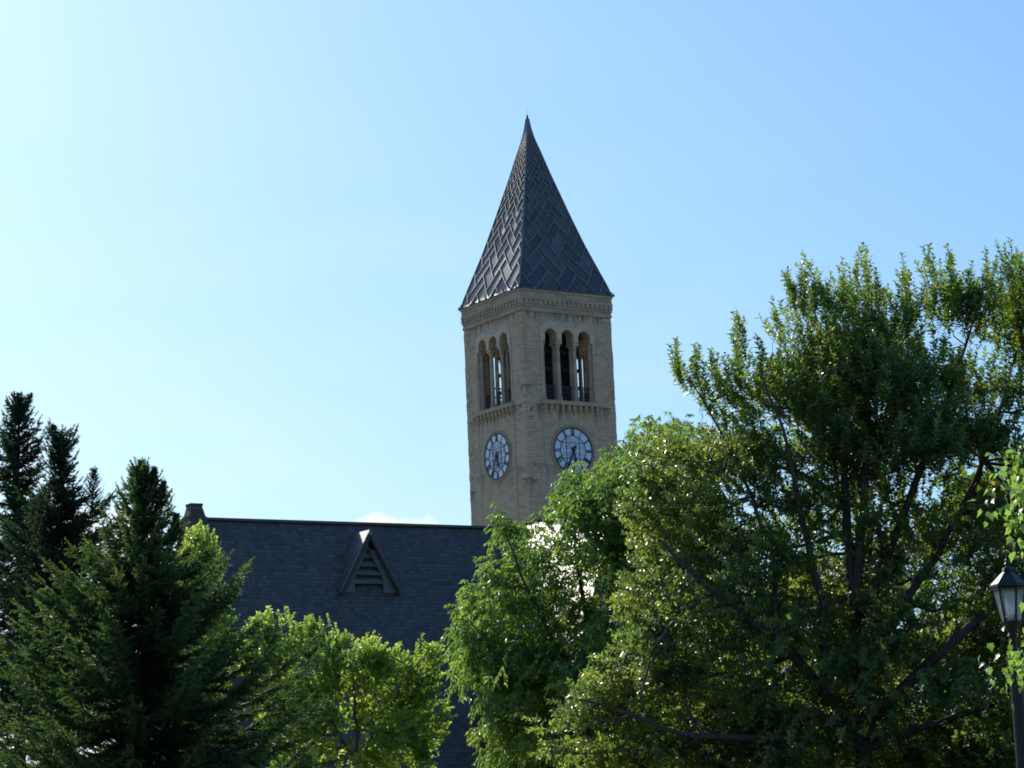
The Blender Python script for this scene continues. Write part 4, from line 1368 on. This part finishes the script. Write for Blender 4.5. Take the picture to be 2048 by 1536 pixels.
# --- spruces
def spruce(label, apex_px, Y, prof, seed, dens=1.0, extra_leaders=(), h_vis=9.0, minlean=0.0, nmat=None):
    rg = np.random.default_rng(seed)
    apex = at(*apex_px, Y)
    gz = float(ground_z(Y)) - 0.1
    base = np.array([apex[0] + minlean, Y, gz])
    H = apex[2] - gz
    root = empty('spruce_tree', base)
    tag(root, label, 'tree', 'dark spruces standing together')
    hs, rs_ = zip(*prof)
    zz = np.linspace(0, 1, 24)
    tp = base[None] + (apex - base)[None] * zz[:, None]
    tp[1:-1, :2] += rg.normal(0, 0.03, (22, 2))
    parts = [tubes(tp[None], (0.02 + (1 - zz) * H * 0.014)[None], 8)]
    # branches
    B = []
    h = 0.12
    while h < H - 1.2:
        k = int(rg.integers(5, 8))
        a0 = rg.uniform(0, 6.28)
        R = np.interp(h, hs, rs_)
        for i in range(k):
            B.append((h + rg.uniform(-0.06, 0.06), a0 + i * 6.283 / k + rg.normal(0, 0.25), R * rg.choice([0.4, 0.6, 0.8, 1.0, 1.0, 1.1]) * rg.uniform(0.8, 1.1)))
        h += (0.11 + 0.018 * h) / dens if h < h_vis else 0.5
    B = np.array(B)
    n = len(B)
    hh, az, R = B.T
    org = apex[None] - np.array([0, 0, 1.0]) * hh[:, None]; org[:, 0] = base[0] + (apex[0] - base[0]) * (1 - hh / H)
    ho = np.stack([np.cos(az), np.sin(az), np.zeros(n)], 1)
    NP = 9
    s = np.linspace(0, 1, NP)
    rise = np.interp(hh, [0, 0.8, 2.0, 5, 20], [1.1, 0.45, 0.05, -0.22, -0.38])     # young branches climb, old ones sag
    path = org[:, None] + ho[:, None] * (R[:, None] * s[None])[..., None]
    zc = rise[:, None] * s[None] * R[:, None] + R[:, None] * (0.28 * s[None] ** 3 - 0.10 * np.sin(s[None] * pi))
    path[..., 2] += zc
    path[:, 1:] += rg.normal(0, 0.025, path[:, 1:].shape)
    parts.append(tubes(path, np.linspace(1, 0.25, NP)[None] * (0.012 + 0.011 * R)[:, None], 4))
    # fingers: twigs along each branch, leader twigs too
    fb, fd, fl_, fq = [], [], [], []
    for i in range(n):
        m = int(max(4, R[i] * np.interp(R[i], [0.3, 1.0], [28, 50]) * (1.0 if hh[i] < h_vis else 0.5)))
        q = rg.uniform(0.03, 1.0, m) ** 0.8
        p = np.stack([np.interp(q, s, path[i, :, c]) for c in range(3)], 1)
        tg = nrmz(path[i, -1] - path[i, 0])
        sd = nrmz(np.cross(tg, [0, 0, 1.0]))
        sg = rg.choice([-1, 1], m)[:, None]
        d = nrmz(tg * 0.75 + sd * sg * rg.uniform(0.3, 1.0, (m, 1)) + np.array([0, 0, -1.0]) * rg.uniform(-0.35, 0.6, (m, 1)) + rg.normal(0, 0.15, (m, 3)))
        fb.append(p); fd.append(d); fq.append(q); fl_.append(rg.uniform(0.16, 0.40, m) * np.interp(R[i], [0.1, 0.5, 1.2, 3], [0.45, 0.62, 0.85, 1.1]) * (1.15 - 0.4 * q))
        fb.append(path[i, -1:]); fd.append(nrmz(tg[None] + np.array([0, 0, 0.5]))); fq.append(np.ones(1)); fl_.append(np.array([0.12 + 0.1 * min(R[i], 1.5)]))
    leaders = [(apex, np.array([0.02, 0, 1.0]), 0.32)] + list(extra_leaders)
    for (p, d, L) in leaders:
        p = np.asarray(p, float); d = nrmz(np.asarray(d, float))
        parts.append(tubes((p[None] + d[None] * np.linspace(-L * 2.2, L * 0.5, 4)[:, None])[None], np.array([[0.02, 0.014, 0.01, 0.006]]), 4))
        for q in np.linspace(-2.2, 0.4, 18):
            kk = 4
            a = rg.uniform(0, 6.28) + np.arange(kk) * 1.57
            dd = nrmz(np.stack([np.cos(a), np.sin(a), rg.uniform(0.3, 1.0, kk)], 1) + d * 0.2)
            fb.append(np.repeat((p + d * q * L)[None], kk, 0)); fd.append(dd); fq.append(np.full(kk, 0.4)); fl_.append((0.22 + 0.40 * (0.45 - q)) * L * rg.uniform(0.5, 1.25, kk))
        fb.append(p[None]); fd.append(d[None]); fq.append(np.ones(1)); fl_.append(np.array([L * 0.6]))
    fb, fd, fl_, fq = np.concatenate(fb), np.concatenate(fd), np.concatenate(fl_), np.concatenate(fq)
    nf = len(fb)
    curl = np.array([0, 0, 1.0]) * 0.12
    NN = 15
    q = (np.arange(NN) + 0.5) / NN
    pos = fb[:, None] + fd[:, None] * (fl_[:, None] * q[None])[..., None] + curl * (fl_[:, None] * q[None] ** 2)[..., None]
    a = perp(fd, rg); b = np.cross(fd, a)
    ph = rg.uniform(0, 6.28, (nf, 1)) + np.arange(NN)[None] * 2.4
    rad = a[:, None] * np.cos(ph)[..., None] + b[:, None] * np.sin(ph)[..., None]
    ax = nrmz(rad * 0.7 + fd[:, None] * 1.0 + rg.normal(0, 0.12, (nf, NN, 3)))
    nr = nrmz(np.cross(ax, rg.normal(size=ax.shape)))
    sc = rg.uniform(0.75, 1.15, (nf, NN))
    V, F = leaves(pos.reshape(-1, 3), ax.reshape(-1, 3), nr.reshape(-1, 3), (0.058 * sc).ravel(), (0.024 * sc).ravel(), 0.1)
    V2, F2 = leaves(fb, nrmz(fd + curl), nrmz(np.cross(fd, rg.normal(size=fd.shape))), fl_ * 1.05, np.full(nf, 0.04), 0.2)
    fv = np.clip(0.12 + 0.6 * fq ** 2.5 + rg.normal(0, 0.13, nf), 0, 1)  # paler tips: new growth, with the look of sunlit sprays put into the tone
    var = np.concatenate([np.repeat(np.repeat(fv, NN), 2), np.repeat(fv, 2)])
    V_, F_ = join([(V, F), (V2, F2)])
    bv, bf = join(parts)
    link('trunk', np_mesh('trunk', bv - base, bf, smooth=True), M_BARK, root)
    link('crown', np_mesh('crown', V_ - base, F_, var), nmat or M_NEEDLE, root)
    print('spruce', nf, 'fingers')
    return root


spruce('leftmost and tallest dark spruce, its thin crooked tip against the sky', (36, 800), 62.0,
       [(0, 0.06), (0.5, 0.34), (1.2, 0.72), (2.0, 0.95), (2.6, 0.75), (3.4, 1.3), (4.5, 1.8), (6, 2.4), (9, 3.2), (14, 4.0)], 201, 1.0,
       [(at(58, 800, 62), (0.45, 0, 1), 0.3)], 8.5, nmat=M_NEEDLE_SHADE)
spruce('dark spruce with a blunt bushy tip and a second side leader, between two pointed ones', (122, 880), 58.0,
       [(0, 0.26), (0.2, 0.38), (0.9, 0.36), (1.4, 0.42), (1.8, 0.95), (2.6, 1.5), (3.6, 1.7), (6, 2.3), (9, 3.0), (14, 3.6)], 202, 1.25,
       [(at(108, 862, 58), (-0.15, 0, 1), 0.28), (at(188, 955, 57.6), (0.05, 0, 1), 0.42)], 7.5, nmat=M_NEEDLE_SHADE)
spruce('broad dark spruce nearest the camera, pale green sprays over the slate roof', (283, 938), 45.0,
       [(0, 0.05), (0.3, 0.20), (0.8, 0.44), (1.3, 0.58), (1.7, 0.95), (2.3, 1.6), (3.2, 2.3), (4.2, 3.3), (6, 3.9), (9, 4.3)], 203, 1.5,
       [(at(308, 948, 44.9), (0.12, 0, 1), 0.22), (at(326, 975, 44.8), (0.15, 0, 1), 0.2), (at(352, 1040, 44.6), (0.1, 0, 1), 0.2)], 7.5)

# --- maple at the right edge, close to the camera
Y5 = 21.0
b5 = np.array([at(2620, 1500, Y5)[0], Y5 + 0.5, -0.1])
t5 = np.stack([b5 + (at(2560, 500, Y5) - b5) * s for s in np.linspace(0, 1, 12)]); r5 = np.linspace(0.17, 0.04, 12)
SPRAYS = [(2030, 920), (2010, 960), (2035, 985), (2005, 1010), (2045, 1040), (2070, 900), (2080, 960), (2100, 1020), (2060, 1085), (2045, 1310), (2032, 1340), (2070, 1300), (2090, 1350), (2110, 1260), (2130, 900), (2160, 1000)]
rg5 = np.random.default_rng(77)
for _ in range(300):
    x, y = rg5.uniform(2120, 3000), rg5.uniform(250, 1380)
    SPRAYS.append((x, y))
sp = np.array(SPRAYS, float); sp[:16, 0] += 22
spY = Y5 + np.where(np.arange(len(sp)) < 16, rg5.uniform(-0.35, 0.35, len(sp)), rg5.uniform(-1.9, 1.9, len(sp)))
spP = at_many(sp, spY)
maple = empty('maple_tree', b5)
tag(maple, 'maple sprays with large lobed sunlit leaves reaching in from the right edge beside the lamp', 'tree')
parts = [tubes(t5[None], r5[None], 9)]
n_l = 18
ends = spP[rg5.choice(np.arange(16, len(spP)), n_l, replace=False)]
ends[:4] = spP[[1, 5, 9, 12]]
zt5 = np.clip((ends[:, 2] - 0.9 - b5[2]) / (t5[-1, 2] - b5[2]), 0.12, 0.95)
st = np.stack([np.interp(zt5 * 11, np.arange(12), t5[:, k]) for k in range(3)], 1)
limbs5 = bez(st, 0.5 * (st + ends) + np.array([0, 0, 0.35]), ends, 12)
parts.append(tubes(limbs5, np.linspace(0.05, 0.012, 12)[None] * np.ones((n_l, 1)), 6))
nd = limbs5[:, 3:].reshape(-1, 3)
d = spP[:, None] - nd[None]
j = (np.linalg.norm(d, axis=2) + 0.4 * np.maximum(0, -d[..., 2])).argmin(1)
p0 = nd[j]; mid = 0.5 * (p0 + spP) + np.array([0, 0, 0.12]) + rg5.normal(0, 0.06, spP.shape)
path = bez(p0, mid, spP + np.array([0, 0, 0.06]), 8)
parts.append(tubes(path, np.linspace(0.012, 0.003, 8)[None] * np.ones((len(sp), 1)), 4))
# lobed leaf outline (five lobes), local x side, y along
LO = [(0, 0), (0.16, 0.06), (0.40, -0.02), (0.36, 0.20), (0.50, 0.44), (0.34, 0.47), (0.24, 0.60), (0.14, 0.74), (0, 1.0), (-0.14, 0.74), (-0.24, 0.60), (-0.34, 0.47), (-0.50, 0.44), (-0.36, 0.20), (-0.40, -0.02), (-0.16, 0.06)]
lo = np.array(LO) * np.array([0.82, 1.0])
NLf = 48
m = len(sp) * NLf
c = np.repeat(spP, NLf, 0) + rg5.normal(0, 0.14, (m, 3)) * np.array([1, 1, 0.9])
ax = nrmz(np.array([-0.25, -0.2, -0.8]) + rg5.normal(0, 0.40, (m, 3)))
nr = nrmz(np.array([-0.3, 0.4, 0.75]) + rg5.normal(0, 0.55, (m, 3)))
sd = nrmz(np.cross(ax, nr)); nr = np.cross(sd, ax)
S = rg5.uniform(0.055, 0.10, m)
pts = c[:, None] + S[:, None, None] * (sd[:, None] * lo[None, :, 0:1] + ax[:, None] * lo[None, :, 1:2] + nr[:, None] * (0.25 * np.abs(lo[None, :, 0:1]) - 0.18 * lo[None, :, 1:2] ** 2))
ctrp = c[:, None] + S[:, None, None] * (ax[:, None] * 0.36)
V = np.concatenate([ctrp, pts], 1).reshape(-1, 3)
nl_ = len(LO)
ii = np.arange(nl_)
tri = np.stack([np.zeros(nl_, int), 1 + ii, 1 + (ii + 1) % nl_], 1)
F = (np.arange(m)[:, None, None] * (nl_ + 1) + tri[None]).reshape(-1, 3)
var = np.repeat(np.clip(rg5.normal(0.5, 0.2, m), 0, 1), nl_)
bv, bf = join(parts)
link('trunk', np_mesh('trunk', bv - b5, bf, smooth=True), M_BARK, maple)
link('crown', np_mesh('crown', V - b5, F, var), M_LEAF_MAPLE, maple)

# ------------------------------------------------------------------ street lamp
YL = 28.0
lc = at(2023, 1245, YL)
lamp = empty('street_lamp', (lc[0], lc[1], 0.0), radians(14))
tag(lamp, 'black lamp post topped by a tapered glass lantern with a pointed roof', 'street lamp')
M_BLACK = plain_mat('black_paint', (0.010, 0.011, 0.012), 0.45, 0.3, 0, 0.3, 8)
M_LGLASS = glass_mat('lantern_glass', (0.90, 0.94, 0.94), 0.38)
M_FROST = plain_mat('frosted_tube', (0.62, 0.66, 0.68), 0.4, 0.5, 0, 0.05)
def zpx(y): return at(2023, y, YL)[2]
zb, zt = zpx(1243), zpx(1177)          # glass bottom and top
mb = MB()
mb.lathe([(0.17, 0.0), (0.17, 0.15), (0.13, 0.22), (0.115, 0.9), (0.085, 1.0), (0.078, zpx(1360)), (0.058, zpx(1345)), (0.048, zpx(1275)), (0.066, zpx(1272)), (0.05, zpx(1266)), (0.06, zpx(1262)), (0.10, zpx(1252)), (0.135, zb - 0.01)], 20)
mb.build('pole', M_BLACK, lamp, smooth=False)
N6 = 6
rb, rt = 0.118, 0.196
lant = empty('lantern'); lant.parent = lamp
def hexp(r, z, k): a = 2 * pi * (k + 0.5) / N6; return np.array([r * cos(a), r * sin(a), z])
mb = MB()
for k in range(N6):
    mb.poly([hexp(rb * .97, zb, k), hexp(rb * .97, zb, k + 1), hexp(rt * .97, zt, k + 1), hexp(rt * .97, zt, k)])
mb.build('pane', M_LGLASS, lant)
mb = MB()
for k in range(N6):
    a, b = hexp(rb, zb, k), hexp(rt, zt, k)
    mb.bar(a, b, 0.022, 0.016, a * [1, 1, 0])
    mb.bar(hexp(rb, zb - 0.02, k), hexp(rb, zb - 0.02, k + 1), 0.05, 0.02, (0, 0, 1))
    mb.bar(hexp(rt * 1.02, zt - 0.012, k), hexp(rt * 1.02, zt - 0.012, k + 1), 0.04, 0.02, (0, 0, 1))
mb.lathe([(rb * 1.0, zb - 0.022), (rb * 0.98, zb - 0.004)], 6, phase=pi / 6)
mb.build('frame', M_BLACK, lant)
mb = MB()
z1, z2, z3 = zt + 0.009, zt + 0.05, zpx(1143)
mb.lathe([(0.205, z1), (0.232, z1 + 0.012), (0.232, z2), (0.216, z2 + 0.012), (0.062, z3), (0.07, z3 + 0.012), (0.055, z3 + 0.05), (0.022, z3 + 0.06), (0.018, z3 + 0.075), (0.032, z3 + 0.095), (0.018, z3 + 0.115), (0.014, z3 + 0.13), (0.022, z3 + 0.142), (0.010, z3 + 0.16), (0.006, zpx(1100))], 6, phase=pi / 6)
mb.build('roof', M_BLACK, lant)
mb = MB()
mb.lathe([(0.045, zb + 0.07), (0.052, zb + 0.1), (0.052, zt - 0.05), (0.04, zt - 0.02)], 16)
mb.build('bulb', M_FROST, lant, smooth=True)
mb = MB()
mb.lathe([(0.085, zb), (0.085, zb + 0.05), (0.06, zb + 0.07)], 16)
mb.build('socket', M_TRIM, lant, smooth=False)
